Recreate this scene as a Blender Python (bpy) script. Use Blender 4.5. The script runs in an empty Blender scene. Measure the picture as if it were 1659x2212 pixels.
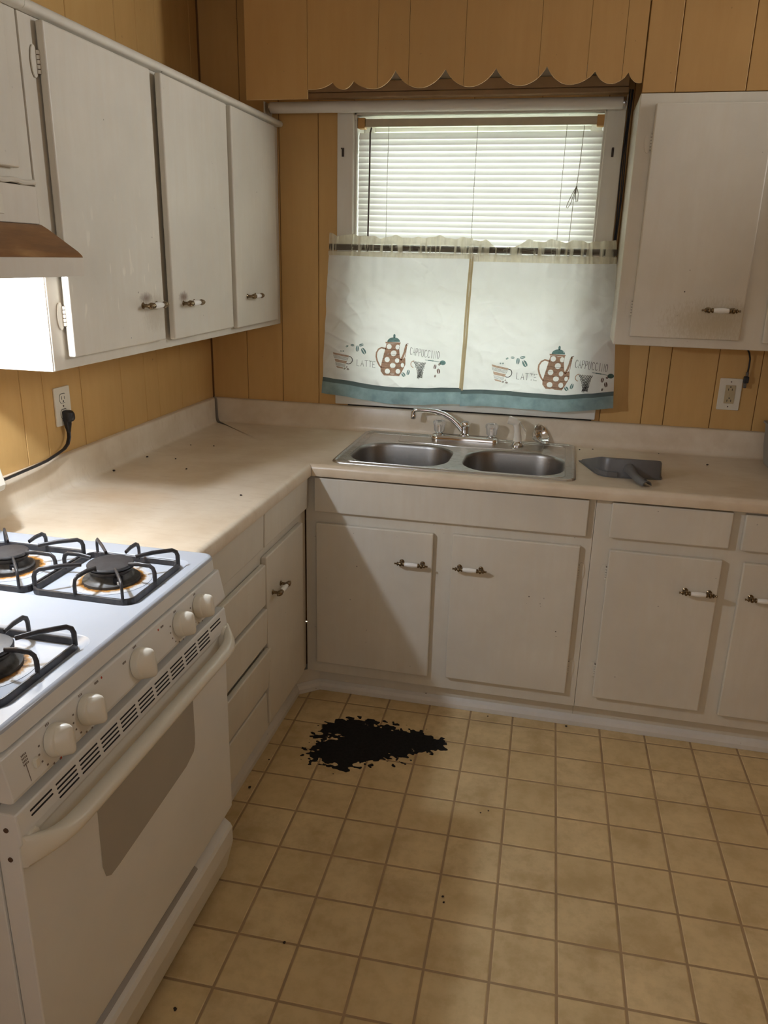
import bpy, bmesh, math, random
from math import sin, cos, pi, radians, sqrt, exp, atan2
from mathutils import Vector, Matrix, noise
random.seed(7)
S = bpy.context.scene
COL = S.collection

# ------------------------------------------------------------------ camera
cam_d = bpy.data.cameras.new('camera'); cam = bpy.data.objects.new('camera', cam_d); COL.objects.link(cam)
F_PX, PITCH, YAW, ROLL = 1689.99, -0.3152, 0.2169, 0.0236
fw = Vector((-sin(YAW)*cos(PITCH), cos(YAW)*cos(PITCH), sin(PITCH)))
rt = Vector((cos(YAW), sin(YAW), 0)); up = rt.cross(fw)
r2 = rt*cos(ROLL)+up*sin(ROLL); u2 = up*cos(ROLL)-rt*sin(ROLL)
M = Matrix.Identity(4)
for i in range(3):
    M[i][0] = r2[i]; M[i][1] = u2[i]; M[i][2] = -fw[i]
M.translation = (1.4495, -3.1127, 1.6018)
cam.matrix_world = M
cam_d.sensor_fit = 'VERTICAL'; cam_d.sensor_height = 36.0
cam_d.lens = F_PX/2212*36.0
cam_d.clip_start = 0.05
S.camera = cam

# ------------------------------------------------------------------ world, lights, exposure
W = bpy.data.worlds.new('world'); S.world = W; W.use_nodes = True
bg = W.node_tree.nodes['Background']
bg.inputs['Color'].default_value = (0.96, 0.98, 1.0, 1)
bg.inputs['Strength'].default_value = 15.0
HOOD_W, FILL_W, SIDE_W = 24.0, 9.0, 7.0
S.view_settings.view_transform = 'Standard'; S.view_settings.look = 'None'
S.view_settings.gamma = 1.0; S.view_settings.use_curve_mapping = False
S.view_settings.exposure = 0.0

def lamp(name, kind, loc, power, color, **kw):
    d = bpy.data.lights.new(name, kind); d.energy = power; d.color = color
    for k, v in kw.items(): setattr(d, k, v)
    o = bpy.data.objects.new(name, d); COL.objects.link(o); o.location = loc
    return o
# unseen soft fill light, added at the far end to brighten camera-facing fronts
fl = lamp('rear_fill_light', 'AREA', (1.6, -4.30, 1.75), FILL_W, (0.93, 0.96, 1.0), shape='RECTANGLE', size=2.0, size_y=1.3)
fl.rotation_euler = (radians(90), 0, 0)
# unseen fill light, added on the right to brighten the left wall and doors
sl = lamp('side_fill_light', 'AREA', (2.735, -0.66, 2.17), SIDE_W, (0.96, 0.98, 1.0), shape='RECTANGLE', size=0.50, size_y=0.60)
sl.rotation_euler = (radians(88), 0, radians(105)); sl.data.spread = radians(84)
# bulb of the range hood
lamp('range_hood_bulb', 'POINT', (0.255, -1.80, 1.565), HOOD_W, (0.82, 0.93, 1.10), shadow_soft_size=0.022)

# ------------------------------------------------------------------ colours and materials
def lin(c):
    return tuple((v/12.92 if v <= 0.04045 else ((v+0.055)/1.055)**2.4) for v in c)
def rgb(r, g, b): return lin((r/255, g/255, b/255))
MATS = {}
class NT:
    def __init__(s, name):
        s.m = bpy.data.materials.new(name); s.m.use_nodes = True; s.t = s.m.node_tree
        s.b = s.t.nodes['Principled BSDF']; s.out = s.t.nodes['Material Output']
    def n(s, typ, **kw):
        x = s.t.nodes.new(typ)
        for k, v in kw.items():
            if k in x.inputs: x.inputs[k].default_value = v
            else: setattr(x, k, v)
        return x
    def l(s, a, b): s.t.links.new(a, b)
    def coord(s, scale=(1,1,1), kind='Object'):
        tc = s.n('ShaderNodeTexCoord'); mp = s.n('ShaderNodeMapping')
        mp.inputs['Scale'].default_value = scale
        if kind == 'World':
            g = s.n('ShaderNodeNewGeometry'); s.l(g.outputs['Position'], mp.inputs['Vector'])
        else: s.l(tc.outputs[kind], mp.inputs['Vector'])
        return mp.outputs['Vector']
    def noise(s, vec, scale, detail=4, rough=0.55):
        x = s.n('ShaderNodeTexNoise'); x.inputs['Scale'].default_value = scale
        x.inputs['Detail'].default_value = detail; x.inputs['Roughness'].default_value = rough
        s.l(vec, x.inputs['Vector']); return x.outputs['Fac']
    def ramp(s, fac, stops):
        r = s.n('ShaderNodeValToRGB'); e = r.color_ramp.elements
        while len(e) > 1: e.remove(e[-1])
        for i, (p, c) in enumerate(stops):
            if i == 0: e[0].position = p; el = e[0]
            else: el = e.new(p)
            el.color = (*c, 1) if len(c) == 3 else c
        s.l(fac, r.inputs['Fac']); return r.outputs['Color']
    def mix(s, fac, a, b, mode='MIX'):
        x = s.n('ShaderNodeMix', data_type='RGBA', blend_type=mode)
        for key, val in (('Factor', fac), ('A', a), ('B', b)):
            idx = {'Factor': 0, 'A': 6, 'B': 7}[key]
            if hasattr(val, 'is_linked') or hasattr(val, 'links'): s.l(val, x.inputs[idx])
            else: x.inputs[idx].default_value = val if key == 'Factor' else (*val[:3], 1)
        return x.outputs[2]
    def scale(s, v, k):
        m = s.n('ShaderNodeMath', operation='MULTIPLY'); m.inputs[1].default_value = k; s.l(v, m.inputs[0]); return m.outputs[0]
    def bump(s, fac, strength=0.2, dist=0.002):
        b = s.n('ShaderNodeBump'); b.inputs['Strength'].default_value = strength; b.inputs['Distance'].default_value = dist
        s.l(fac, b.inputs['Height']); s.l(b.outputs['Normal'], s.b.inputs['Normal'])
    def set(s, col=None, rough=None, metal=None, spec=None, coat=None):
        if col is not None:
            if hasattr(col, 'links'): s.l(col, s.b.inputs['Base Color'])
            else: s.b.inputs['Base Color'].default_value = (*col, 1)
        if rough is not None: s.b.inputs['Roughness'].default_value = rough
        if metal is not None: s.b.inputs['Metallic'].default_value = metal
        if spec is not None: s.b.inputs['Specular IOR Level'].default_value = spec
        if coat is not None: s.b.inputs['Coat Weight'].default_value = coat
        return s.m

def plain(name, col, rough=0.5, metal=0, spec=0.5, var=0.06, vscale=30):
    t = NT(name); v = t.coord(kind='World')
    f = t.noise(v, vscale, 3)
    a = tuple(c*(1-var) for c in col); b = tuple(min(1, c*(1+var)) for c in col)
    return t.set(t.ramp(f, [(0.3, a), (0.7, b)]), rough, metal, spec)

def paint(name, col, specks=0.0, speck_col=(0.10, 0.07, 0.045), rough=0.42, smear=0.10, drips=False, spots=()):
    """old brushed oil paint: soft vertical brush streaks, grime clouds, a few specks"""
    t = NT(name); v = t.coord(kind='World')
    vs = t.coord((14, 14, 1.6), 'World')
    cloud = t.noise(v, 3.2, 5, 0.6); brush = t.noise(vs, 3.0, 4, 0.6)
    c1 = t.ramp(cloud, [(0.30, tuple(c*(1-smear*1.3) for c in col)), (0.62, col)])
    dirty = tuple(c*k for c, k in zip(col, (0.93, 0.90, 0.86)))
    c2 = t.mix(t.ramp(brush, [(0.35, (0.5,)*3), (0.62, (0,)*3)]), c1, dirty)
    if drips:
        d = t.noise(t.coord((30, 30, 7), 'World'), 1.6, 2, 0.5)
        g0 = t.n('ShaderNodeNewGeometry'); sz = t.n('ShaderNodeSeparateXYZ'); t.l(g0.outputs['Position'], sz.inputs[0])
        zz = t.n('ShaderNodeMapRange'); zz.inputs['From Min'].default_value = 1.80; zz.inputs['From Max'].default_value = 1.50; t.l(sz.outputs[2], zz.inputs['Value'])
        c2 = t.mix(t.mix(1.0, t.ramp(d, [(0.655, (0,)*3), (0.69, (0.6,)*3)]), zz.outputs[0], 'MULTIPLY'), c2, tuple(min(1, c*1.22) for c in col))
    for (sx_, sy_, sz_, ra, rb, rc, sc_) in spots:
        g0 = t.n('ShaderNodeNewGeometry'); mp = t.n('ShaderNodeMapping'); t.l(g0.outputs['Position'], mp.inputs['Vector'])
        mp.inputs['Location'].default_value = (-sx_/ra, -sy_/rb, -sz_/rc); mp.inputs['Scale'].default_value = (1/ra, 1/rb, 1/rc)
        ln = t.n('ShaderNodeVectorMath', operation='LENGTH'); t.l(mp.outputs['Vector'], ln.inputs[0])
        ad = t.n('ShaderNodeMath', operation='MULTIPLY_ADD'); ad.inputs[1].default_value = 1.6
        t.l(t.noise(t.coord((220, 220, 70), 'World'), 1.0, 4, 0.7), ad.inputs[0]); t.l(ln.outputs['Value'], ad.inputs[2])
        c2 = t.mix(t.ramp(t.scale(ad.outputs[0], 1/3), [(0.33, (0.85,)*3), (0.5, (0.5,)*3), (0.66, (0,)*3)]), c2, sc_)
    if specks:
        vo = t.n('ShaderNodeTexVoronoi'); vo.inputs['Scale'].default_value = 38 if specks < 0.5 else 75; t.l(v, vo.inputs['Vector'])
        gate = t.noise(v, 9.0, 3, 0.7)
        a = t.ramp(vo.outputs['Distance'], [(0.07, (1,)*3), (0.11, (0,)*3)])
        g = t.ramp(gate, [(0.60-specks*0.25, (0,)*3), (0.66-specks*0.25, (1,)*3)])
        c2 = t.mix(t.mix(1.0, a, g, 'MULTIPLY'), c2, speck_col)
    m = t.set(c2, rough, 0, 0.4)
    t.bump(brush, 0.10, 0.0015)
    return m

CREAM = rgb(220, 213, 198)
M_ = MATS
M_['cab'] = paint('cabinet_paint', CREAM, specks=0.02)
BROWN = rgb(112, 82, 62)
M_['cab_drip'] = paint('cabinet_paint_dripped', CREAM, specks=0.08, drips=True, spots=((0.333, -1.110, 1.480, 0.05, 0.034, 0.015, BROWN), (0.333, -1.06, 1.44, 0.05, 0.07, 0.05, rgb(190, 178, 158))))
M_['cab_spot'] = paint('cabinet_paint_smudged', CREAM, specks=0.04, spots=((0.340, -0.905, 1.476, 0.05, 0.030, 0.015, BROWN),))
M_['cab_grimy'] = paint('cabinet_paint_grimy', CREAM, specks=0.03, spots=((1.93, -0.333, 1.42, 0.16, 0.05, 0.07, rgb(186, 172, 142)),))
M_['cab_side'] = paint('splattered_cabinet_side', rgb(226, 222, 212), specks=0.9, speck_col=(0.06, 0.035, 0.015))
M_['trim'] = paint('window_trim_paint', rgb(232, 228, 218), specks=0.05)
M_['trim_raw'] = plain('unpainted_head_board', rgb(192, 160, 122), 0.7, vscale=20)
M_['shoe'] = paint('shoe_moulding_paint', rgb(224, 220, 212), specks=0.15, smear=0.15)
M_['dark'] = plain('dark_gap', (0.012, 0.010, 0.008), 0.9)
M_['groove'] = plain('panel_backing', rgb(140, 100, 58), 0.9)

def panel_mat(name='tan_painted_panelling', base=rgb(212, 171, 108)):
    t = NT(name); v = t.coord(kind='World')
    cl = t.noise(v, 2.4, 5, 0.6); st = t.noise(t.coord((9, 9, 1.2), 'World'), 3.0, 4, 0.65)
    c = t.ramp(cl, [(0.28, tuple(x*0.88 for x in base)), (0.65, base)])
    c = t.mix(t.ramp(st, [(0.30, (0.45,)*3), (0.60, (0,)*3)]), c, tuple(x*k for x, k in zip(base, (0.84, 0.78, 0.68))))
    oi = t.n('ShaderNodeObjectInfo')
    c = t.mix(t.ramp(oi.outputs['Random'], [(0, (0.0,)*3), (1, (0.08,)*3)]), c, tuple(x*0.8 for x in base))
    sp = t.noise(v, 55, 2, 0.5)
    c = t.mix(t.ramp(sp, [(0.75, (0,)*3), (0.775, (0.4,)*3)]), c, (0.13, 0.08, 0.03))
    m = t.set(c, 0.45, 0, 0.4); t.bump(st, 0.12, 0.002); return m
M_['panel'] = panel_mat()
M_['panel_dark'] = panel_mat('darker_tan_plywood', rgb(192, 150, 92))  # wall panelling material with a darker base, for valance and soffit
M_['ply_edge'] = plain('cut_plywood_edge', rgb(226, 190, 138), 0.7, vscale=60)

def tile_mat():
    t = NT('sheet_vinyl_tile'); v = t.coord(kind='World')
    base = rgb(226, 200, 152)
    a = t.noise(v, 7, 6, 0.62); b = t.noise(v, 28, 5, 0.65)
    c = t.ramp(a, [(0.30, tuple(x*k for x, k in zip(base, (0.66, 0.62, 0.55)))), (0.50, tuple(x*0.92 for x in base)), (0.70, tuple(min(1, x*1.06) for x in base))])
    c = t.mix(t.ramp(b, [(0.35, (0.35,)*3), (0.55, (0,)*3)]), c, tuple(x*k for x, k in zip(base, (0.74, 0.68, 0.58))))
    oi = t.n('ShaderNodeObjectInfo')
    c = t.mix(t.ramp(oi.outputs['Random'], [(0, (0,)*3), (1, (0.40,)*3)]), c, tuple(x*k for x, k in zip(base, (0.80, 0.76, 0.66))))
    rr = t.ramp(a, [(0.3, (0.50,)*3), (0.7, (0.36,)*3)])
    m = t.set(c, 0.42, 0, 0.35); t.l(rr, t.b.inputs['Roughness']); t.bump(b, 0.10, 0.001); return m
M_['tile'] = tile_mat()
M_['joint'] = plain('vinyl_joint', rgb(164, 136, 100), 0.5, var=0.14, vscale=9)

def counter_mat():
    t = NT('cream_laminate'); v = t.coord(kind='World')
    base = rgb(228, 213, 190)
    a = t.noise(v, 4.0, 6, 0.62); st = t.noise(t.coord((6, 26, 6), 'World'), 2.0, 4, 0.6)
    c = t.ramp(a, [(0.32, tuple(x*k for x, k in zip(base, (0.84, 0.79, 0.72)))), (0.6, base)])
    c = t.mix(t.ramp(st, [(0.33, (0.35,)*3), (0.48, (0,)*3)]), c, tuple(x*k for x, k in zip(base, (0.80, 0.74, 0.66))))
    # brown heat stain left near the stove
    g = t.n('ShaderNodeNewGeometry'); mp = t.n('ShaderNodeMapping'); t.l(g.outputs['Position'], mp.inputs['Vector'])
    mp.inputs['Location'].default_value = (-0.22/0.15, 1.13/0.07, -0.914/0.1); mp.inputs['Scale'].default_value = (1/0.15, 1/0.07, 1/0.1)
    ln = t.n('ShaderNodeVectorMath', operation='LENGTH'); t.l(mp.outputs['Vector'], ln.inputs[0])
    ad = t.n('ShaderNodeMath', operation='MULTIPLY_ADD'); ad.inputs[1].default_value = 1.2; t.l(t.noise(v, 14, 4), ad.inputs[0]); t.l(ln.outputs['Value'], ad.inputs[2])
    c = t.mix(t.ramp(t.scale(ad.outputs[0], 1/3), [(0.2, (0.42,)*3), (0.4, (0.30,)*3), (0.66, (0,)*3)]), c, rgb(210, 172, 124))
    m = t.set(c, 0.34, 0, 0.45); return m
M_['counter'] = counter_mat()
def steel(name, col, rough, scale=(2, 60, 60)):
    t = NT(name); f = t.noise(t.coord(scale, 'World'), 8, 3)
    m = t.set(col, rough, 1.0); t.l(t.ramp(f, [(0.3, (rough*0.8,)*3), (0.7, (rough*1.25,)*3)]), t.b.inputs['Roughness']); return m
M_['steel'] = steel('brushed_stainless', (0.60, 0.58, 0.55), 0.30)
M_['bowl'] = steel('shaded_stainless_bowl', (0.33, 0.315, 0.295), 0.36, (20, 20, 20))  # same sink steel, painted darker for the shade inside the bowls
M_['chrome'] = steel('chrome', (0.82, 0.82, 0.82), 0.07)
M_['brass'] = steel('antique_brass', (0.23, 0.17, 0.10), 0.28, (40, 40, 40))
M_['porcelain'] = plain('white_porcelain', rgb(238, 236, 230), 0.12, var=0.02)
def enamel(name, col, rough=0.18):
    t = NT(name); v = t.coord(kind='World')
    f = t.noise(v, 5, 4)
    c = t.ramp(f, [(0.3, tuple(x*0.94 for x in col)), (0.65, col)])
    return t.set(c, rough, 0, 0.5)
M_['enamel'] = enamel('dimmed_white_enamel', rgb(184, 190, 199))  # cooktop white painted greyer to hold down the hood lamp's glare
M_['enamel_front'] = enamel('white_enamel_front', rgb(228, 226, 220), 0.28)
M_['biscuit'] = enamel('biscuit_plastic', rgb(226, 219, 202), 0.30)
M_['ovenglass'] = enamel('grey_oven_glass', rgb(168, 162, 152), 0.22)
M_['slot'] = plain('vent_slot', (0.008, 0.008, 0.012), 0.8)
M_['ink'] = plain('grey_ink', rgb(120, 108, 98), 0.6)
M_['redink'] = plain('red_ink', rgb(190, 70, 40), 0.6)
def iron():
    t = NT('cast_iron'); v = t.coord(kind='World')
    c = t.ramp(t.noise(v, 60, 4), [(0.35, (0.018, 0.017, 0.018)), (0.62, (0.045, 0.040, 0.040)), (0.72, (0.075, 0.050, 0.038))])
    m = t.set(c, 0.42, 0.0, 0.5); t.bump(t.noise(v, 300, 2), 0.2, 0.0006); return m
M_['iron'] = iron()
M_['cap'] = plain('burner_cap_enamel', (0.034, 0.032, 0.033), 0.45, var=0.35, vscale=70)
M_['alloy'] = plain('burnt_burner_alloy', (0.060, 0.056, 0.052), 0.5, metal=0.3, var=0.4, vscale=80)
def well_mat():
    """white enamel burner well with a burnt ring whose radius comes from object space"""
    t = NT('burnt_spill_ring'); v = t.coord(kind='Object')
    sx = t.n('ShaderNodeSeparateXYZ'); t.l(v, sx.inputs[0]); cb = t.n('ShaderNodeCombineXYZ')
    t.l(sx.outputs[0], cb.inputs[0]); t.l(sx.outputs[1], cb.inputs[1])
    ln = t.n('ShaderNodeVectorMath', operation='LENGTH'); t.l(cb.outputs[0], ln.inputs[0])
    ad = t.n('ShaderNodeMath', operation='MULTIPLY_ADD'); ad.inputs[1].default_value = 0.030
    t.l(t.noise(v, 70, 5, 0.7), ad.inputs[0]); t.l(ln.outputs['Value'], ad.inputs[2])
    c = t.ramp(ad.outputs[0], [(0.0, (0.02, 0.015, 0.012)), (0.074, (0.02, 0.014, 0.010)), (0.077, (0.16, 0.055, 0.012)), (0.081, (0.60, 0.30, 0.06)), (0.0845, (0.10, 0.03, 0.01)), (0.087, (0.72, 0.68, 0.62)), (0.1, rgb(184, 190, 199))])
    return t.set(c, 0.3)
M_['well'] = well_mat()
def hoodmat():
    t = NT('grease_stained_hood'); v = t.coord((3, 1.5, 10), 'World')
    c = t.ramp(t.noise(v, 3, 6, 0.65), [(0.3, rgb(108, 74, 40)), (0.55, rgb(142, 100, 58)), (0.75, rgb(178, 138, 90))])
    return t.set(c, 0.5)
M_['hood_brown'] = hoodmat()
M_['hood_white'] = paint('hood_white_enamel', rgb(220, 211, 196), specks=0.1)
def clear(name, col=(1, 1, 1), rough=0.03, ior=1.47):
    t = NT(name); t.set(col, rough); t.b.inputs['Transmission Weight'].default_value = 1.0; t.b.inputs['IOR'].default_value = ior; return t.m
M_['acrylic'] = clear('clear_acrylic', rough=0.12)
M_['acrylic'].node_tree.nodes['Principled BSDF'].inputs['Transmission Weight'].default_value = 0.80
def pane():
    t = NT('window_glass'); tr = t.n('ShaderNodeBsdfTransparent'); gl = t.n('ShaderNodeBsdfGlossy', Roughness=0.02)
    tr.inputs['Color'].default_value = (0.93, 0.97, 0.97, 1)
    fr = t.n('ShaderNodeFresnel'); fr.inputs['IOR'].default_value = 1.45; mx = t.n('ShaderNodeMixShader')
    t.l(fr.outputs[0], mx.inputs[0]); t.l(tr.outputs[0], mx.inputs[1]); t.l(gl.outputs[0], mx.inputs[2]); t.l(mx.outputs[0], t.out.inputs['Surface']); return t.m
M_['pane'] = pane()
def cloth(name, col, trans, transp=0.0, var=0.05, vscale=12, gather=False, colb=None, crease=0.0):
    t = NT(name); v = t.coord(kind='World')
    f = t.noise(v, vscale, 4)
    c = t.ramp(f, [(0.3, tuple(x*(1-var) for x in col)), (0.7, colb or col)])
    df = t.n('ShaderNodeBsdfDiffuse'); tl = t.n('ShaderNodeBsdfTranslucent'); mx = t.n('ShaderNodeMixShader'); mx.inputs[0].default_value = trans
    t.l(c, df.inputs['Color']); t.l(c, tl.inputs['Color']); t.l(df.outputs[0], mx.inputs[1]); t.l(tl.outputs[0], mx.inputs[2])
    res = mx.outputs[0]
    if crease:
        vo = t.n('ShaderNodeTexVoronoi', feature='DISTANCE_TO_EDGE'); vo.inputs['Scale'].default_value = 9.0
        wv = t.n('ShaderNodeVectorMath', operation='ADD'); nz = t.n('ShaderNodeTexNoise'); nz.inputs['Scale'].default_value = 5.0
        t.l(v, nz.inputs['Vector']); sc_ = t.n('ShaderNodeVectorMath', operation='SCALE'); sc_.inputs['Scale'].default_value = 0.25
        t.l(nz.outputs['Color'], sc_.inputs[0]); t.l(v, wv.inputs[0]); t.l(sc_.outputs[0], wv.inputs[1]); t.l(wv.outputs[0], vo.inputs['Vector'])
        bp = t.n('ShaderNodeBump'); bp.inputs['Strength'].default_value = crease; bp.inputs['Distance'].default_value = 0.02
        t.l(t.ramp(vo.outputs['Distance'], [(0.0, (1,)*3), (0.10, (0.35,)*3), (0.5, (0,)*3)]), bp.inputs['Height'])
        t.l(bp.outputs['Normal'], df.inputs['Normal']); t.l(bp.outputs['Normal'], tl.inputs['Normal'])
    if gather:   # sheer between the gathers of the rod pocket: the rod shows through there
        gf = t.noise(t.coord((46, 46, 3), 'World'), 1.0, 3, 0.6)
        tr = t.n('ShaderNodeBsdfTransparent'); m2 = t.n('ShaderNodeMixShader'); g0 = t.n('ShaderNodeNewGeometry'); sz = t.n('ShaderNodeSeparateXYZ'); t.l(g0.outputs['Position'], sz.inputs[0])
        ab = t.n('ShaderNodeMath', operation='SUBTRACT'); ab.inputs[1].default_value = 1.632; t.l(sz.outputs[2], ab.inputs[0])
        a2 = t.n('ShaderNodeMath', operation='ABSOLUTE'); t.l(ab.outputs[0], a2.inputs[0])
        zg = t.ramp(t.scale(a2.outputs[0], 20), [(0.22, (1,)*3), (0.30, (0.12,)*3)])
        t.l(t.mix(1.0, t.ramp(gf, [(0.42, (0.15,)*3), (0.50, (0.88,)*3)]), zg, 'MULTIPLY'), m2.inputs[0])
        t.l(res, m2.inputs[1]); t.l(tr.outputs[0], m2.inputs[2]); res = m2.outputs[0]
    if transp:
        tr = t.n('ShaderNodeBsdfTransparent'); m2 = t.n('ShaderNodeMixShader'); m2.inputs[0].default_value = transp
        t.l(res, m2.inputs[1]); t.l(tr.outputs[0], m2.inputs[2]); res = m2.outputs[0]
    t.l(res, t.out.inputs['Surface']); return t.m
M_['curtain'] = cloth('sheer_cream_cloth', (0.91, 0.905, 0.89), 0.64, 0.05, 0.03, crease=0.0)
M_['header'] = cloth('gathered_header_cloth', (0.86, 0.80, 0.64), 0.58, 0.0, 0.10, 60, gather=True)
M_['hemtan'] = cloth('side_hem_cloth', (0.66, 0.54, 0.34), 0.5)
M_['teal'] = cloth('teal_border_cloth', (0.27, 0.38, 0.40), 0.55, 0.0, 0.18, 20, colb=(0.36, 0.48, 0.50))
M_['tealdark'] = cloth('teal_border_seam', (0.16, 0.21, 0.21), 0.5, 0.0, 0.1)
M_['slat'] = cloth('ivory_blind_slat', (0.84, 0.82, 0.77), 0.155, 0.0, 0.03, 6)
def dye(name, col, var=0.2):
    """printing dye: filters the light that comes through and off the cloth behind it"""
    t = NT(name); tr = t.n('ShaderNodeBsdfTransparent'); v = t.coord((60, 60, 160), 'World')
    t.l(t.ramp(t.noise(v, 2.0, 4), [(0.3, tuple(x*(1-var) for x in col)), (0.7, tuple(min(1, x*(1+var)) for x in col))]), tr.inputs['Color'])
    t.l(tr.outputs[0], t.out.inputs['Surface']); return t.m
for nm, c in (('p_brown', (0.42, 0.26, 0.19)), ('p_line', (0.20, 0.13, 0.11)), ('p_teal', (0.17, 0.27, 0.27)), ('p_ink', (0.09, 0.085, 0.085)), ('p_tan', (0.60, 0.43, 0.34))):
    M_[nm] = dye('print_'+nm[2:], c)
M_['rod'] = plain('dark_curtain_rod', (0.06, 0.045, 0.03), 0.5)
M_['roller'] = enamel('white_vinyl_shade', rgb(226, 220, 210), 0.5)
M_['headrail'] = plain('blind_headrail', rgb(190, 176, 150), 0.45)
M_['bracket'] = plain('amber_plastic_bracket', rgb(196, 148, 84), 0.5)
M_['wand'] = plain('smoked_wand', rgb(92, 80, 76), 0.3)
M_['cordw'] = plain('grey_string', rgb(150, 142, 126), 0.8)
M_['ivory'] = plain('ivory_plate', rgb(224, 216, 198), 0.35, var=0.03)
M_['almond'] = plain('almond_receptacle', rgb(186, 168, 132), 0.4, var=0.03)
M_['black'] = plain('black_rubber', (0.012, 0.012, 0.014), 0.45)
M_['greyplug'] = plain('grey_connector', rgb(96, 88, 80), 0.5)
M_['sprayer'] = plain('cream_plastic', rgb(240, 233, 220), 0.35, var=0.03)
M_['dustpan'] = plain('charcoal_plastic', (0.115, 0.112, 0.110), 0.36, var=0.08)
M_['crumb'] = plain('dark_crumb', (0.035, 0.022, 0.014), 0.8, var=0.3)
def tar():
    t = NT('black_worn_backing'); v = t.coord(kind='World')
    c = t.ramp(t.noise(v, 90, 4), [(0.3, (0.004, 0.004, 0.005)), (0.7, (0.013, 0.012, 0.013))])
    return t.set(c, 0.75, 0, 0.25)
M_['tar'] = tar()
M_['ceiling'] = plain('ceiling_paint', rgb(232, 226, 212), 0.8, vscale=3)
M_['ground'] = plain('pale_ground_outside', rgb(150, 160, 135), 0.9, vscale=3)
M_['tub'] = cloth('milky_plastic', (0.55, 0.52, 0.46), 0.35, 0.25, 0.03)
M_['nail'] = plain('rusty_nail', (0.05, 0.035, 0.025), 0.6)
M_['lens'] = plain('hood_lens', rgb(230, 225, 210), 0.4)
M_['rust'] = plain('rusty_screw', (0.10, 0.055, 0.03), 0.7)
M_['grime'] = plain('brown_grime', rgb(150, 110, 78), 0.8, var=0.2, vscale=90)

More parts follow.
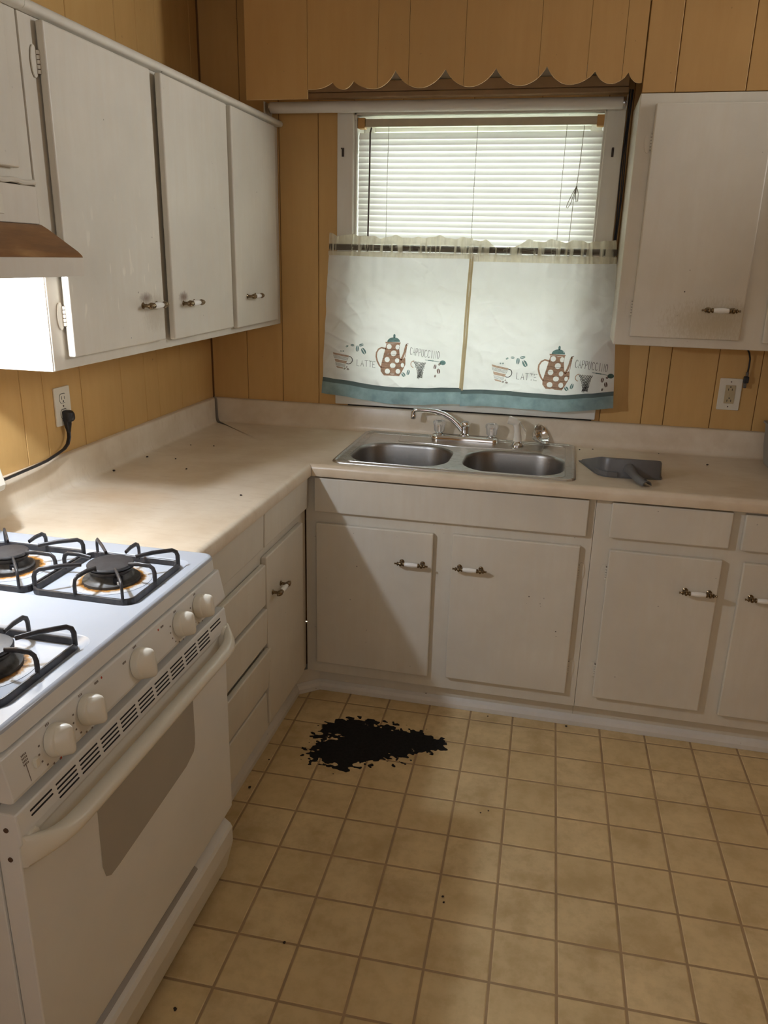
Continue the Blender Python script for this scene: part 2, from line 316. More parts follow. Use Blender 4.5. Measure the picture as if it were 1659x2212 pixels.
# ------------------------------------------------------------------ mesh builder
WPOS = {}
class MB:
    def __init__(s): s.v = []; s.f = []; s.mi = []; s.mats = []; s.cur = 0
    def mat(s, key):
        if key not in s.mats: s.mats.append(key)
        s.cur = s.mats.index(key); return s
    def add(s, vs, fs):
        o = len(s.v); s.v += [tuple(p) for p in vs]; s.f += [tuple(i+o for i in f) for f in fs]; s.mi += [s.cur]*len(fs); return s
    def box(s, x0, x1, y0, y1, z0, z1):
        return s.add([(x0,y0,z0),(x1,y0,z0),(x1,y1,z0),(x0,y1,z0),(x0,y0,z1),(x1,y0,z1),(x1,y1,z1),(x0,y1,z1)],
                     [(3,2,1,0),(4,5,6,7),(0,1,5,4),(1,2,6,5),(2,3,7,6),(3,0,4,7)])
    def loft(s, rings, closed=True, cap0=False, cap1=False, wrap=False):
        n = len(rings[0]); vs = [p for r in rings for p in r]; fs = []
        R = len(rings); last = R if wrap else R-1
        for i in range(last):
            a, b = i*n, ((i+1) % R)*n
            for j in range(n if closed else n-1):
                k = (j+1) % n; fs.append((a+j, a+k, b+k, b+j))
        if cap0: fs.append(tuple(reversed(range(n))))
        if cap1: fs.append(tuple((R-1)*n+j for j in range(n)))
        return s.add(vs, fs)
    def tube(s, pts, r, seg=8, cap=True, squash=None):
        pts = [Vector(p) for p in pts]; rings = []; N = len(pts); nrm = None
        for i, p in enumerate(pts):
            t = (pts[min(i+1, N-1)]-pts[max(i-1, 0)]).normalized()
            if nrm is None:
                a = Vector((0,0,1)) if abs(t.z) < 0.9 else Vector((0,1,0)); nrm = t.cross(a).normalized()
            else: nrm = (nrm - t*nrm.dot(t)).normalized()
            bn = t.cross(nrm); rr = r[i] if isinstance(r, (list, tuple)) else r
            q = squash or (1, 1)
            rings.append([p + nrm*(cos(2*pi*k/seg)*rr*q[0]) + bn*(sin(2*pi*k/seg)*rr*q[1]) for k in range(seg)])
        return s.loft(rings, True, cap, cap)
    def lathe(s, prof, seg=20, origin=(0,0,0), axis=(0,0,1), flute=None):
        """prof: (radius, height) list along axis"""
        ax = Vector(axis).normalized(); a = Vector((1,0,0)) if abs(ax.x) < 0.9 else Vector((0,1,0))
        u = ax.cross(a).normalized(); w = ax.cross(u); o = Vector(origin); rings = []
        for r, h in prof:
            ring = []
            for k in range(seg):
                an = 2*pi*k/seg; rr = max(r, 1e-5)
                if flute: rr *= 1+flute[0]*cos(flute[1]*an)
                ring.append(o+ax*h+u*(cos(an)*rr)+w*(sin(an)*rr))
            rings.append(ring)
        return s.loft(rings, True, True, True)
    def prism(s, poly, axis, a, b):
        """poly: 2-D points in the plane normal to axis; extruded from a to b"""
        def P(p, t):
            return {'x': (t, p[0], p[1]), 'y': (p[0], t, p[1]), 'z': (p[0], p[1], t)}[axis]
        n = len(poly); vs = [P(p, a) for p in poly]+[P(p, b) for p in poly]
        fs = [tuple(range(n)), tuple(reversed(range(n, 2*n)))]+[(i, n+i, n+(i+1) % n, (i+1) % n) for i in range(n)]
        return s.add(vs, fs)
    def build(s, name, parent=None, bevel=0, seg=2, smooth=False, angle=35, origin=None, flip=True, fixn=True):
        me = bpy.data.meshes.new(name)
        if origin is None:
            lo = [min(p[i] for p in s.v) for i in range(3)]; hi = [max(p[i] for p in s.v) for i in range(3)]
            origin = ((lo[0]+hi[0])/2, (lo[1]+hi[1])/2, lo[2] if parent is None else (lo[2]+hi[2])/2)
        og = Vector(origin)
        me.from_pydata([Vector(p)-og for p in s.v], [], s.f)
        for k in s.mats: me.materials.append(M_[k])
        me.polygons.foreach_set('material_index', s.mi)
        if fixn:
            bm = bmesh.new(); bm.from_mesh(me); bmesh.ops.recalc_face_normals(bm, faces=bm.faces); bm.to_mesh(me); bm.free()
        if smooth:
            me.polygons.foreach_set('use_smooth', [True]*len(me.polygons))
            try: me.set_sharp_from_angle(angle=radians(angle))
            except Exception: pass
        me.update()
        o = bpy.data.objects.new(name, me); COL.objects.link(o)
        put(o, parent, og)
        if bevel:
            m = o.modifiers.new('bevel', 'BEVEL'); m.width = bevel; m.segments = seg; m.limit_method = 'ANGLE'; m.angle_limit = radians(40)
            m.harden_normals = False
        return o
def put(o, parent, wpos):
    wpos = Vector(wpos); WPOS[o.name] = wpos
    if parent is not None:
        o.parent = parent; o.location = wpos-WPOS[parent.name]
    else: o.location = wpos
def tag(o, label=None, cat=None, group=None, kind=None):
    if label: o['label'] = label
    if cat: o['category'] = cat
    if group: o['group'] = group
    if kind: o['kind'] = kind
    return o
def thing(name, loc, label, cat, group=None):
    o = bpy.data.objects.new(name, None); COL.objects.link(o); o.empty_display_size = 0.05
    put(o, None, loc); return tag(o, label, cat, group)
def inst(src, parent, wpos, rot=None, name=None):
    o = src.copy(); COL.objects.link(o); 
    if name: o.name = name
    put(o, parent, wpos)
    if rot is not None: o.rotation_euler = rot
    return o
def box(name, parent, x0, x1, y0, y1, z0, z1, mat, bevel=0, **kw):
    return MB().mat(mat).box(x0, x1, y0, y1, z0, z1).build(name, parent, bevel=bevel, **kw)
def rrect(x0, x1, y0, y1, r, n=6):
    pts = []
    for cx, cy, a in ((x1-r, y0+r, -pi/2), (x1-r, y1-r, 0), (x0+r, y1-r, pi/2), (x0+r, y0+r, pi)):
        for k in range(n+1): pts.append((cx+r*cos(a+pi/2*k/n), cy+r*sin(a+pi/2*k/n)))
    return pts
def bm_fill(loops, z):
    """flat face at height z bounded by an outer loop and hole loops; returns verts, faces"""
    bm = bmesh.new(); es = []
    for lp in loops:
        vs = [bm.verts.new((p[0], p[1], z)) for p in lp]
        for i in range(len(vs)): es.append(bm.edges.new((vs[i], vs[(i+1) % len(vs)])))
    bmesh.ops.triangle_fill(bm, edges=es, use_beauty=True, use_dissolve=False)
    bm.verts.index_update()
    r = [tuple(v.co) for v in bm.verts], [tuple(v.index for v in f.verts) for f in bm.faces]
    bm.free(); return r

# ------------------------------------------------------------------ SETTING: floor
CEIL = 2.50; XR = 2.75; YR = -4.40
flo = MB().mat('joint').box(0, XR, YR, 0.0, -0.05, -0.0012).build('floor'); tag(flo, kind='structure')
GX, GY, GT, GA = 0.7726, -0.6201, 0.1547, 0.0202
tile_mb = MB().mat('tile')
h = GT/2-0.0032
ti = h-0.0022
tile_mb.add([(-h,-h,-0.0012),(h,-h,-0.0012),(h,h,-0.0012),(-h,h,-0.0012),(-ti,-ti,0),(ti,-ti,0),(ti,ti,0),(-ti,ti,0)],
            [(4,5,6,7),(0,1,5,4),(1,2,6,5),(2,3,7,6),(3,0,4,7)])
tile0 = None; far = MB().mat('tile')
ca, sa = cos(GA), sin(GA)
for j in range(-1, 25):
    for i in range(-2, 14):
        a, b = (i+0.5)*GT, -(j+0.5)*GT
        x, y = GX+ca*a-sa*b, GY+sa*a+ca*b
        if x < 0.50 or x > XR-0.05 or y < YR+0.1 or y > -0.50: continue
        if y > -2.75:
            if tile0 is None:
                tile0 = tile_mb.build('tile', flo, origin=(0, 0, 0)); WPOS[tile0.name] = Vector((x, y, 0)); tile0.location = Vector((x, y, 0))-WPOS[flo.name]; t = tile0
            else: t = inst(tile0, flo, (x, y, 0))
            t.rotation_euler = (0, 0, GA)
        else:
            far.add([(x+ca*vx-sa*vy, y+sa*vx+ca*vy, vz) for vx, vy, vz in tile_mb.v], tile_mb.f)
tag(far.build('tile', flo), kind='stuff')

# worn-through black patch in the vinyl: marching squares over a noise field
def black_patch():
    x0, x1, y0, y1, st = 0.70, 1.22, -1.07, -0.64, 0.0036
    nx, ny = int((x1-x0)/st), int((y1-y0)/st)
    def fld(x, y):
        def g(cx, cy, rx, ry, an=0.0):
            dx, dy = x-cx, y-cy; c, s_ = cos(an), sin(an)
            return 1-sqrt(((dx*c+dy*s_)/rx)**2+((-dx*s_+dy*c)/ry)**2)
        e = max(g(0.930, -0.835, 0.20, 0.135, 0.15), g(0.845, -0.90, 0.16, 0.13, 0.2), g(1.08, -0.79, 0.13, 0.075, -0.1), g(0.84, -0.77, 0.14, 0.07, 0.3))
        n = noise.fractal(Vector((x*34, y*52, 3.1)), 0.9, 2.1, 3)
        n2 = noise.noise(Vector((x*11, y*15, 8.0)))
        n3 = noise.noise(Vector((x*75, y*110, 1.0)))
        return e*1.25-0.30+n*0.52+n2*0.30+n3*0.16 if e > -0.45 else -1
    F = [[fld(x0+i*st, y0+j*st) for i in range(nx+1)] for j in range(ny+1)]
    mb = MB().mat('tar'); cache = {}
    def vid(key, p):
        if key not in cache: cache[key] = len(mb.v); mb.v.append(p)
        return cache[key]
    Z = 0.0009
    for j in range(ny):
        for i in range(nx):
            c = [(i, j), (i+1, j), (i+1, j+1), (i, j+1)]; val = [F[q[1]][q[0]] for q in c]; poly = []
            if max(val) <= 0: continue
            for k in range(4):
                a, b, va, vb = c[k], c[(k+1) % 4], val[k], val[(k+1) % 4]
                if va > 0: poly.append(vid(('v',)+a, (x0+a[0]*st, y0+a[1]*st, Z)))
                if (va > 0) != (vb > 0):
                    t = va/(va-vb); p = (x0+(a[0]+(b[0]-a[0])*t)*st, y0+(a[1]+(b[1]-a[1])*t)*st, Z)
                    poly.append(vid(('e',)+tuple(sorted((a, b))), p))
            if len(poly) >= 3: mb.f.append(tuple(poly)); mb.mi.append(0)
    o = mb.build('worn_floor_patch', fixn=False)
    sm = o.modifiers.new('thickness', 'SOLIDIFY'); sm.thickness = 0.0016; sm.offset = -1
    return tag(o, 'ragged black worn-through patch on the tan floor before the sink cabinet', 'floor damage')
black_patch()

# ------------------------------------------------------------------ SETTING: walls
def planks(parent, axis, cuts, z0, z1, face, thick=0.006, gap=0.0022, mat='panel', zfun=None):
    for a, b in zip(cuts[:-1], cuts[1:]):
        a2, b2 = a+gap/2, b-gap/2
        mb = MB().mat(mat)
        if axis == 'x': mb.box(a2, b2, face, face+thick, z0, z1)
        else: mb.box(face-thick, face, a2, b2, z0, z1)
        mb.build('plank', parent, bevel=0.0016, seg=1)
wx0, wx1, wz0, wz1 = 0.615, 1.528, 1.035, 2.112     # window opening
wb = MB().mat('groove')
wb.box(-0.12, wx0, 0.005, 0.14, 0, CEIL).box(wx1, XR+0.12, 0.005, 0.14, 0, CEIL).box(wx0, wx1, 0.005, 0.14, 0, wz0).box(wx0, wx1, 0.005, 0.14, wz1, CEIL)
wall_b = tag(wb.build('wall_back'), kind='structure')
planks(wall_b, 'x', [0.004, 0.161, 0.317, 0.474, wx0], 0.0, CEIL, 0.0)
planks(wall_b, 'x', [wx1, 1.61, 1.764, 1.845, 2.012, 2.162, 2.32, 2.48, 2.745], 0.0, CEIL, 0.0)
planks(wall_b, 'x', [wx0, 0.93, 1.24, wx1], 0.0, wz0-0.002, 0.0)
planks(wall_b, 'x', [wx0, 0.80, 1.06, 1.30, wx1], wz1+0.002, CEIL, 0.0)
wl = MB().mat('groove').box(-0.12, -0.005, YR-0.1, 0.14, 0, CEIL)
wall_l = tag(wl.build('wall_left'), kind='structure')
planks(wall_l, 'y', [YR, -3.4, -2.6, -1.95, -1.60, -1.355, -1.232, -1.135, -0.949, -0.718, -0.562, -0.466, -0.286, -0.002], 0.0, 1.70, 0.0)
planks(wall_l, 'y', [YR, -3.4, -2.6, -1.95, -1.40, -1.12, -0.853, -0.590, -0.458, -0.326, -0.066, -0.002], 1.703, CEIL, 0.0)
wr = MB().mat('panel').box(XR, XR+0.12, YR-0.1, 0.14, 0, CEIL); tag(wr.build('wall_right'), kind='structure')
w2 = MB().mat('trim')
w2.box(XR-0.022, XR-0.0005, -0.985, -0.915, 1.79, 2.495).box(XR-0.022, XR-0.0005, -0.405, -0.345, 1.79, 2.495).box(XR-0.022, XR-0.0005, -0.915, -0.405, 1.79, 1.865).box(XR-0.022, XR-0.0005, -0.915, -0.405, 2.475, 2.495)
tag(w2.build('fill_light_frame', bevel=0.003), kind='structure')  # unseen window frame, added around the side fill light
tag(MB().mat('panel').box(-0.12, XR+0.12, YR-0.12, YR, 0, CEIL).build('wall_rear'), kind='structure')
tag(MB().mat('ceiling').box(-0.12, XR+0.12, YR-0.12, 0.14, CEIL, CEIL+0.08).build('ceiling'), kind='structure')

# plywood soffit over the right cabinet, flush with its front
VY = -0.315
sof = MB().mat('groove').box(1.614, XR-0.002, VY+0.006, VY+0.012, 2.100, CEIL-0.002).build('wall_soffit'); tag(sof, kind='structure')
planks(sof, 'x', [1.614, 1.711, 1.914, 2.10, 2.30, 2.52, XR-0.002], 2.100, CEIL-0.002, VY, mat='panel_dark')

# scalloped valance board
val = thing('window_valance', (0.96, VY, 2.10), 'tan plywood valance with a scalloped bottom edge above the window', 'valance')
PEAK = [(0.538, 2.130), (0.623, 2.149), (0.695, 2.152), (0.836, 2.180), (1.000, 2.180), (1.162, 2.179), (1.321, 2.180), (1.469, 2.163), (1.569, 2.157), (1.640, 2.157)]
def scal(x):
    if x < 0.536: return 2.101
    for (xa, za), (xb, zb) in zip(PEAK[:-1], PEAK[1:]):
        if x <= xb:
            t = (x-xa)/(xb-xa); lo = 2.127
            if xa == 0.538: return 2.129+(zb-2.129)*max(0, t)**3
            s_ = abs(2*t-1); top = za if t < 0.5 else zb
            return lo+(top-lo)*(s_**2.0*0.85+s_**8*0.15)
    return 2.157
vc = [0.317, 0.5365, 0.777, 0.880, 1.061, 1.296, 1.444, 1.55, 1.6115]
for a, b in zip(vc[:-1], vc[1:]):
    a2, b2 = a+0.0006, b-0.0006
    if b == 0.5365: xs = [a2, b2]
    else:
        xs = sorted(set([a2+(b2-a2)*k/40 for k in range(41)]+[p[0] for p in PEAK if a2 < p[0] < b2]))
    bot = [(x, scal(x)) for x in xs]; poly = bot+[(b2, CEIL-0.002), (a2, CEIL-0.002)]
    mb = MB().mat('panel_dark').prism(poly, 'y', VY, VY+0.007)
    mb.mat('ply_edge'); k = mb.cur; n = len(poly)
    for i in range(len(bot)-1): mb.mi[2+i] = k
    if b == 0.5365 or True: pass
    mb.build('plank', val)

# ------------------------------------------------------------------ SETTING: window
win = MB().mat('trim')
win.box(0.555, 0.617, -0.020, 0.004, 1.025, 2.13).box(1.525, 1.588, -0.020, 0.004, 1.025, 2.13)
win = tag(win.build('window_1', bevel=0.003), 'white painted casing, cords and sashes', None, None, 'structure')
del win['label']
box('apron', win, 0.552, 1.592, -0.026, 0.004, 1.022, 1.066, 'trim', 0.003)
box('stool', win, 0.618, 1.524, -0.020, 0.075, 1.030, 1.052, 'trim', 0.003)
box('head_board', win, 0.440, 1.588, -0.030, 0.004, 2.172, 2.207, 'trim_raw', 0.002)
box('head_lip', win, 0.440, 1.590, -0.036, 0.004, 2.152, 2.170, 'trim_raw', 0.004)
box('head_white_strip', win, 0.440, 1.588, -0.012, 0.004, 2.211, 2.245, 'trim', 0.002)  # white strip above the head board
mb = MB().mat('trim').box(wx0-0.004, wx0+0.010, 0.003, 0.135, wz0, wz1).box(wx1-0.010, wx1+0.004, 0.003, 0.135, wz0, wz1).box(wx0, wx1, 0.003, 0.135, wz1-0.012, wz1+0.004).box(wx0, wx1, 0.076, 0.135, wz0-0.004, wz0+0.016)
mb.build('jamb', win, bevel=0.002)
def sash(y, z0, z1):
    mb = MB().mat('trim'); a, b = wx0+0.0105, wx1-0.0105; w = 0.042
    mb.box(a, a+w, y, y+0.03, z0, z1).box(b-w, b, y, y+0.03, z0, z1).box(a+w, b-w, y, y+0.03, z0, z0+w).box(a+w, b-w, y, y+0.03, z1-w, z1)
    s_ = mb.build('sash', win, bevel=0.002)
    MB().mat('pane').box(a+w, b-w, y+0.013, y+0.017, z0+w, z1-w).build('pane', s_)
sash(0.080, wz0+0.0165, 1.595); sash(0.1115, 1.560, wz1-0.0125)
for x, z in ((0.578, 1.978), (1.556, 1.974)):
    MB().mat('nail').box(x-0.004, x+0.004, -0.024, -0.0195, z-0.022, z+0.008).lathe([(0.003, 0), (0.003, 0.018)], 8, (x, -0.021, z+0.004), (0, -1, 0)).build('nail', win)
tag(MB().mat('dark').box(0.60, 1.58, -0.004, 0.002, 1.0142, 1.0215).build('gap_shade_strip'), kind='structure')  # dark strip painting the shade in the gap below the apron
# bright ground outside, seen through the window only
tag(MB().mat('ground').box(-14, 16, 0.5, 30, -0.65, -0.60).build('yard_ground'), kind='structure')

# ------------------------------------------------------------------ cabinet fittings
def handle_mesh():
    mb = MB().mat('porcelain')
    mb.lathe([(0.0062, -0.024), (0.0072, -0.020), (0.0085, -0.008), (0.0088, 0), (0.0085, 0.008), (0.0072, 0.020), (0.0062, 0.024)], 16, (0, -0.026, 0), (1, 0, 0))
    mb.mat('brass')
    for s in (1, -1):
        pr = [(0.0074, 0.0235), (0.0078, 0.027), (0.0068, 0.029), (0.0045, 0.030), (0.0045, 0.032), (0.0088, 0.034), (0.0092, 0.037), (0.0086, 0.040), (0.0042, 0.042), (0.0040, 0.044), (0.0070, 0.046), (0.0072, 0.048), (0.0035, 0.051), (0.0024, 0.054), (0.0038, 0.0565), (0.0030, 0.0585), (0.0005, 0.059)]
        mb.lathe(pr, 14, (0, -0.026, 0), (s, 0, 0))
        mb.lathe([(0.0085, 0), (0.0085, 0.002), (0.0050, 0.005), (0.0044, 0.020), (0.0062, 0.027)], 12, (s*0.037, 0, 0), (0, -1, 0))
    o = mb.build('handle', None, smooth=True, origin=(0, 0, 0)); COL.objects.unlink(o); return o
HANDLE = handle_mesh()
def hinge_mesh():
    mb = MB().mat('cab')
    pts = [(0.011*cos(a)-0.004, 0.031*sin(a)) for a in [2*pi*k/20 for k in range(20)]]
    mb.prism(pts, 'y', -0.0025, 0.0)
    for k in range(5): mb.lathe([(0.0042, k*0.0092-0.0225), (0.0046, k*0.0092-0.0215), (0.0046, k*0.0092-0.0158), (0.0042, k*0.0092-0.0148)], 10, (0.006, -0.0045, 0))
    mb.mat('rust').lathe([(0.0034, -0.023), (0.0034, 0.023)], 8, (0.006, -0.0045, 0))
    o = mb.build('hinge', None, origin=(0, 0, 0)); COL.objects.unlink(o); return o
HINGE = hinge_mesh()
ROTX = (0, 0, radians(90))
def slab(name, parent, side, a0, a1, z0, z1, face, th=0.019, mat='cab', bevel=0.0045, seg=3, tilt=0.0, lean=0.0):
    """door or drawer front; side 'b' faces -y (a = x), side 'l' faces +x (a = y). tilt swings the low-a edge out, lean swings the bottom/top out"""
    mb = MB().mat(mat); vs = []
    for z in (z0, z1):
        for a in (a0, a1):
            for d in (0, th):
                out = d+tilt*(1 if a == a0 else 0)+lean*(1 if z == z1 else 0)+0.0005
                vs.append((a, face-out, z) if side == 'b' else (face+out, a, z))
    # index: z*4+a*2+d
    mb.add(vs, [(0,1,3,2),(4,6,7,5),(0,4,5,1),(2,3,7,6),(1,5,7,3),(0,2,6,4)])
    return mb.build(name, parent, bevel=bevel, seg=seg)
def handle(parent, side, a, z, face): 
    if side == 'b': return inst(HANDLE, parent, (a, face-0.0005, z), (0, 0, 0), 'handle')
    return inst(HANDLE, parent, (face+0.0005, a, z), ROTX, 'handle')
def hinge(parent, side, a, z, face, flip=False):
    o = inst(HINGE, parent, (a, face-0.0005, z) if side == 'b' else (face+0.0005, a, z), None, 'hinge')
    rz = 0 if side == 'b' else radians(90)
    o.rotation_euler = (0, pi if flip else 0, rz) if side == 'b' else (0, 0, rz)
    return o

# ------------------------------------------------------------------ base cabinets
BF = -0.573; LF = 0.600; KICK_B = -0.530; CT = 0.876
sinkcab = thing('base_cabinet', (1.1, -0.3, 0), 'white sink base cabinet with one wide false front and two doors', 'cabinet')
MB().mat('cab').box(0.604, 1.6005, BF, BF+0.018, 0.092, CT-0.0005).box(1.585, 1.6005, BF+0.018, -0.004, 0.092, CT-0.0005).box(0.604, 0.620, BF+0.018, -0.004, 0.092, CT-0.0005).box(0.620, 1.585, BF+0.018, -0.004, 0.092, 0.108).build('carcass', sinkcab, bevel=0.001)
box('kick_board', sinkcab, 0.640, 1.6005, -0.538, -0.50, 0.0, 0.0915, 'cab')
slab('false_front', sinkcab, 'b', 0.640, 1.579, 0.738, 0.864, BF, tilt=0.0)
d = slab('door', sinkcab, 'b', 0.646, 1.071, 0.140, 0.696, BF); handle(d, 'b', 1.000, 0.584, BF-0.019); hinge(d, 'b', 0.640, 0.608, BF); hinge(d, 'b', 0.640, 0.248, BF)
d = slab('door', sinkcab, 'b', 1.136, 1.565, 0.146, 0.702, BF); handle(d, 'b', 1.204, 0.587, BF-0.019); hinge(d, 'b', 1.571, 0.609, BF, True); hinge(d, 'b', 1.571, 0.246, BF, True)
MB().mat('dark').prism([(1.205, 0.0925), (1.26, 0.0865), (1.31, 0.085), (1.335, 0.0875), (1.30, 0.0905), (1.25, 0.0912)], 'y', -0.5405, -0.5375).build('crack', sinkcab)
rcab = thing('base_cabinet', (2.1, -0.3, 0), 'white base cabinet right of the sink cabinet with drawers over two doors', 'cabinet')
box('carcass', rcab, 1.6015, XR-0.003, BF, -0.004, 0.092, CT-0.0005, 'cab', 0.002)
box('kick_board', rcab, 1.6015, XR-0.003, -0.538, -0.50, 0.0, 0.0915, 'cab')
slab('drawer', rcab, 'b', 1.650, 2.020, 0.742, 0.863, BF); slab('drawer', rcab, 'b', 2.055, 2.44, 0.739, 0.860, BF)
d = slab('door', rcab, 'b', 1.658, 2.010, 0.147, 0.700, BF); handle(d, 'b', 1.946, 0.587, BF-0.019); hinge(d, 'b', 1.651, 0.612, BF); hinge(d, 'b', 1.651, 0.248, BF)
d = slab('door', rcab, 'b', 2.073, 2.43, 0.141, 0.699, BF); handle(d, 'b', 2.146, 0.587, BF-0.019)
lcab = thing('base_cabinet', (0.3, -1.06, 0), 'white base cabinet with a stack of warped drawers beside the stove', 'cabinet')
box('carcass', lcab, 0.004, LF, -1.516, BF-0.001, 0.105, CT-0.0005, 'cab', 0.002)
box('kick_board', lcab, 0.50, 0.566, -1.516, BF-0.001, 0.0, 0.1045, 'cab')
slab('drawer', lcab, 'l', -1.495, -1.026, 0.752, 0.868, LF, lean=0.004)
slab('drawer', lcab, 'l', -1.018, -0.604, 0.752, 0.866, LF, lean=0.003)
slab('drawer', lcab, 'l', -1.495, -1.020, 0.563, 0.700, LF, lean=0.003)
slab('drawer', lcab, 'l', -1.495, -1.018, 0.428, 0.552, LF, lean=0.005)
slab('drawer', lcab, 'l', -1.495, -1.016, 0.270, 0.415, LF, lean=0.012)
slab('drawer', lcab, 'l', -1.495, -1.026, 0.128, 0.258, LF, lean=-0.002)
d = slab('door', lcab, 'l', -1.008, -0.655, 0.130, 0.716, LF); handle(d, 'l', -0.925, 0.583, LF+0.019)

# shoe mouldings and the diagonal corner of the toe space
def shoe(name, pts):
    mb = MB().mat('shoe')
    prof = [(0, 0), (0.016, 0), (0.016, 0.018), (0.011, 0.030), (0.0, 0.040)]
    rings = [[(p[0]+n[0]*q[0], p[1]+n[1]*q[0], q[1]) for q in prof] for p, n in pts]
    mb.loft(rings, True, True, True); return tag(mb.build(name, bevel=0.0015), kind='structure')
shoe('baseboard_back', [((0.628, -0.5385), (0, -1)), ((XR-0.003, -0.5385), (0, -1))])
shoe('baseboard_left', [((0.5665, -0.598), (1, 0)), ((0.5665, -1.516), (1, 0))])
cb = MB().mat('cab').add([(0.567, -0.600, 0), (0.641, -0.5385, 0), (0.641, -0.50, 0), (0.50, -0.575, 0), (0.567, -0.600, 0.0905), (0.641, -0.5385, 0.0905), (0.641, -0.50, 0.0905), (0.50, -0.575, 0.0905)], [(0,1,5,4),(1,2,6,5),(2,3,7,6),(3,0,4,7),(4,5,6,7)])
tag(cb.build('trim_2'), kind='structure')
shoe('baseboard_corner', [((0.569, -0.6005), (0.64, -0.77)), ((0.641, -0.5395), (0.64, -0.77))])

# ------------------------------------------------------------------ countertop
top = thing('countertop', (0.8, -0.5, CT), 'cream laminate worktop with a dark open mitre seam in its corner', 'countertop')
def prof(D):
    p = [(0.001, 1.014), (0.013, 1.014), (0.018, 1.0125), (0.0205, 1.008), (0.0225, 0.950), (0.0235, 0.932), (0.0265, 0.9225), (0.0315, 0.9165), (0.038, 0.914)]
    p += [(0.046, 0.914), (0.10, 0.914), (0.25, 0.914), (0.40, 0.914), (0.545, 0.914)]
    p += [(D-0.026, 0.9142), (D-0.016, 0.9150), (D-0.008, 0.9125), (D-0.002, 0.9060), (D, 0.8980), (D-0.0005, 0.8800), (D-0.003, 0.8730), (D-0.010, 0.8705), (D-0.022, 0.8705), (D-0.022, 0.8765), (0.001, 0.8765)]
    return p
DX, DY = 0.638, 0.611
def gap(d): return 0.0016+0.016*exp(-((d-0.040)/0.035)**2)+0.0035*exp(-((d-0.12)/0.10)**2)
pl, pb = prof(DX), prof(DY)
mb = MB().mat('counter')
ys = [None, -0.66, -0.85, -1.05, -1.25, -1.45, -1.521]
rings = []
for y in ys: rings.append([(d, (-(d*DY/DX)-gap(d)) if y is None else y, z) for d, z in pl])
mb.loft(rings, True, False, True)
mb.build('worktop_section', top, smooth=True, angle=50)
HX0, HX1 = 0.712, 1.507
mb = MB().mat('counter')
nb = len(pb); ia = 9; ib = 13     # between d = 0.046 and 0.545
xs = [None, 0.70, HX0, 0.95, 1.2, HX1, 1.8, 2.2, XR-0.004]
rings = [[((d*DX/DY+gap(d)*0.3) if x is None else x, -d, z) for d, z in pb] for x in xs]
vs = [p for r in rings for p in r]; fs = []
for i in range(len(rings)-1):
    hole = xs[i] is not None and HX0-1e-6 <= xs[i] < HX1-1e-6
    for j in range(nb):
        if hole and (ia <= j < ib or j == nb-2): continue
        k = (j+1) % nb; fs.append((i*nb+j, i*nb+k, (i+1)*nb+k, (i+1)*nb+j))
fs.append(tuple((len(rings)-1)*nb+j for j in range(nb)))
mb.add(vs, fs); mb.build('worktop_section', top, smooth=True, angle=50)
mb = MB().mat('dark').prism([(0.024, -0.024), (0.10, -0.085), (0.60, -0.570), (0.57, -0.585), (0.08, -0.12), (0.024, -0.06)], 'z', 0.885, 0.905)
mb.build('seam_core', top)

# ------------------------------------------------------------------ sink
sink = thing('sink', (1.11, -0.29, 0.914), 'double bowl stainless steel sink set into the worktop under the window', 'sink')
SX0, SX1, SY0, SY1 = 0.690, 1.529, -0.5635, -0.026
ZD = 0.9165
outer = rrect(SX0+0.014, SX1-0.014, SY0+0.014, SY1-0.014, 0.022, 6)
bowls = [(0.727, 1.090, -0.532, -0.205), (1.135, 1.492, -0.532, -0.205)]
bl = [rrect(*b, 0.118, 12) for b in bowls]
mb = MB().mat('steel'); v, f = bm_fill([outer]+bl, ZD); mb.add(v, f)
def offs(r0, dx, dz): return [(x, y, dz) for x, y in rrect(SX0+dx, SX1-dx, SY0+dx, SY1-dx, max(0.004, 0.036-dx), 6)]
mb.loft([[(x, y, ZD) for x, y in outer], offs(0, 0.011, 0.9205), offs(0, 0.006, 0.9212), offs(0, 0.002, 0.9195), offs(0, 0.0, 0.9145)])
# raised outline of the faucet ledge
lp = [(0.838, -0.048), (0.852, -0.166), (0.86, -0.176), (0.98, -0.176), (1.05, -0.190), (1.112, -0.198), (1.175, -0.190), (1.25, -0.176), (1.395, -0.176), (1.405, -0.166), (1.41, -0.060)]
mb.tube([(x, y, ZD) for x, y in lp], 0.0022, 6)
ir = rrect(SX0+0.036, SX1-0.036, SY0+0.030, SY1-0.034, 0.03, 6)
mb.tube([(x, y, ZD-0.0002) for x, y in ir]+[(ir[0][0], ir[0][1], ZD-0.0002)], 0.0020, 6)
mb.build('deck', sink, smooth=True, angle=60)
def loop_scale(b, inset, z, r):
    return [(x, y, z) for x, y in rrect(b[0]+inset, b[1]-inset, b[2]+inset, b[3]-inset, max(0.02, r-inset*0.6), 12)]
for b in bowls:
    mb = MB().mat('bowl')
    lv = [(0.0, ZD), (0.002, ZD-0.001), (0.005, ZD-0.005), (0.0075, ZD-0.014), (0.012, ZD-0.08), (0.018, ZD-0.130), (0.027, ZD-0.150), (0.045, ZD-0.163), (0.075, ZD-0.168)]
    mb.loft([loop_scale(b, i, z, 0.118) for i, z in lv], True, False, True)
    mb.build('bowl', sink, smooth=True, angle=80)
    cx, cy = (b[0]+b[1])/2, (b[2]+b[3])/2
    MB().mat('chrome').lathe([(0.056, 0), (0.056, 0.002), (0.046, 0.003), (0.040, 0.0005)], 24, (cx, cy, ZD-0.168)).mat('dark').lathe([(0.030, 0.0006), (0.030, 0.0012)], 20, (cx, cy, ZD-0.168)).build('drain', sink, smooth=True)

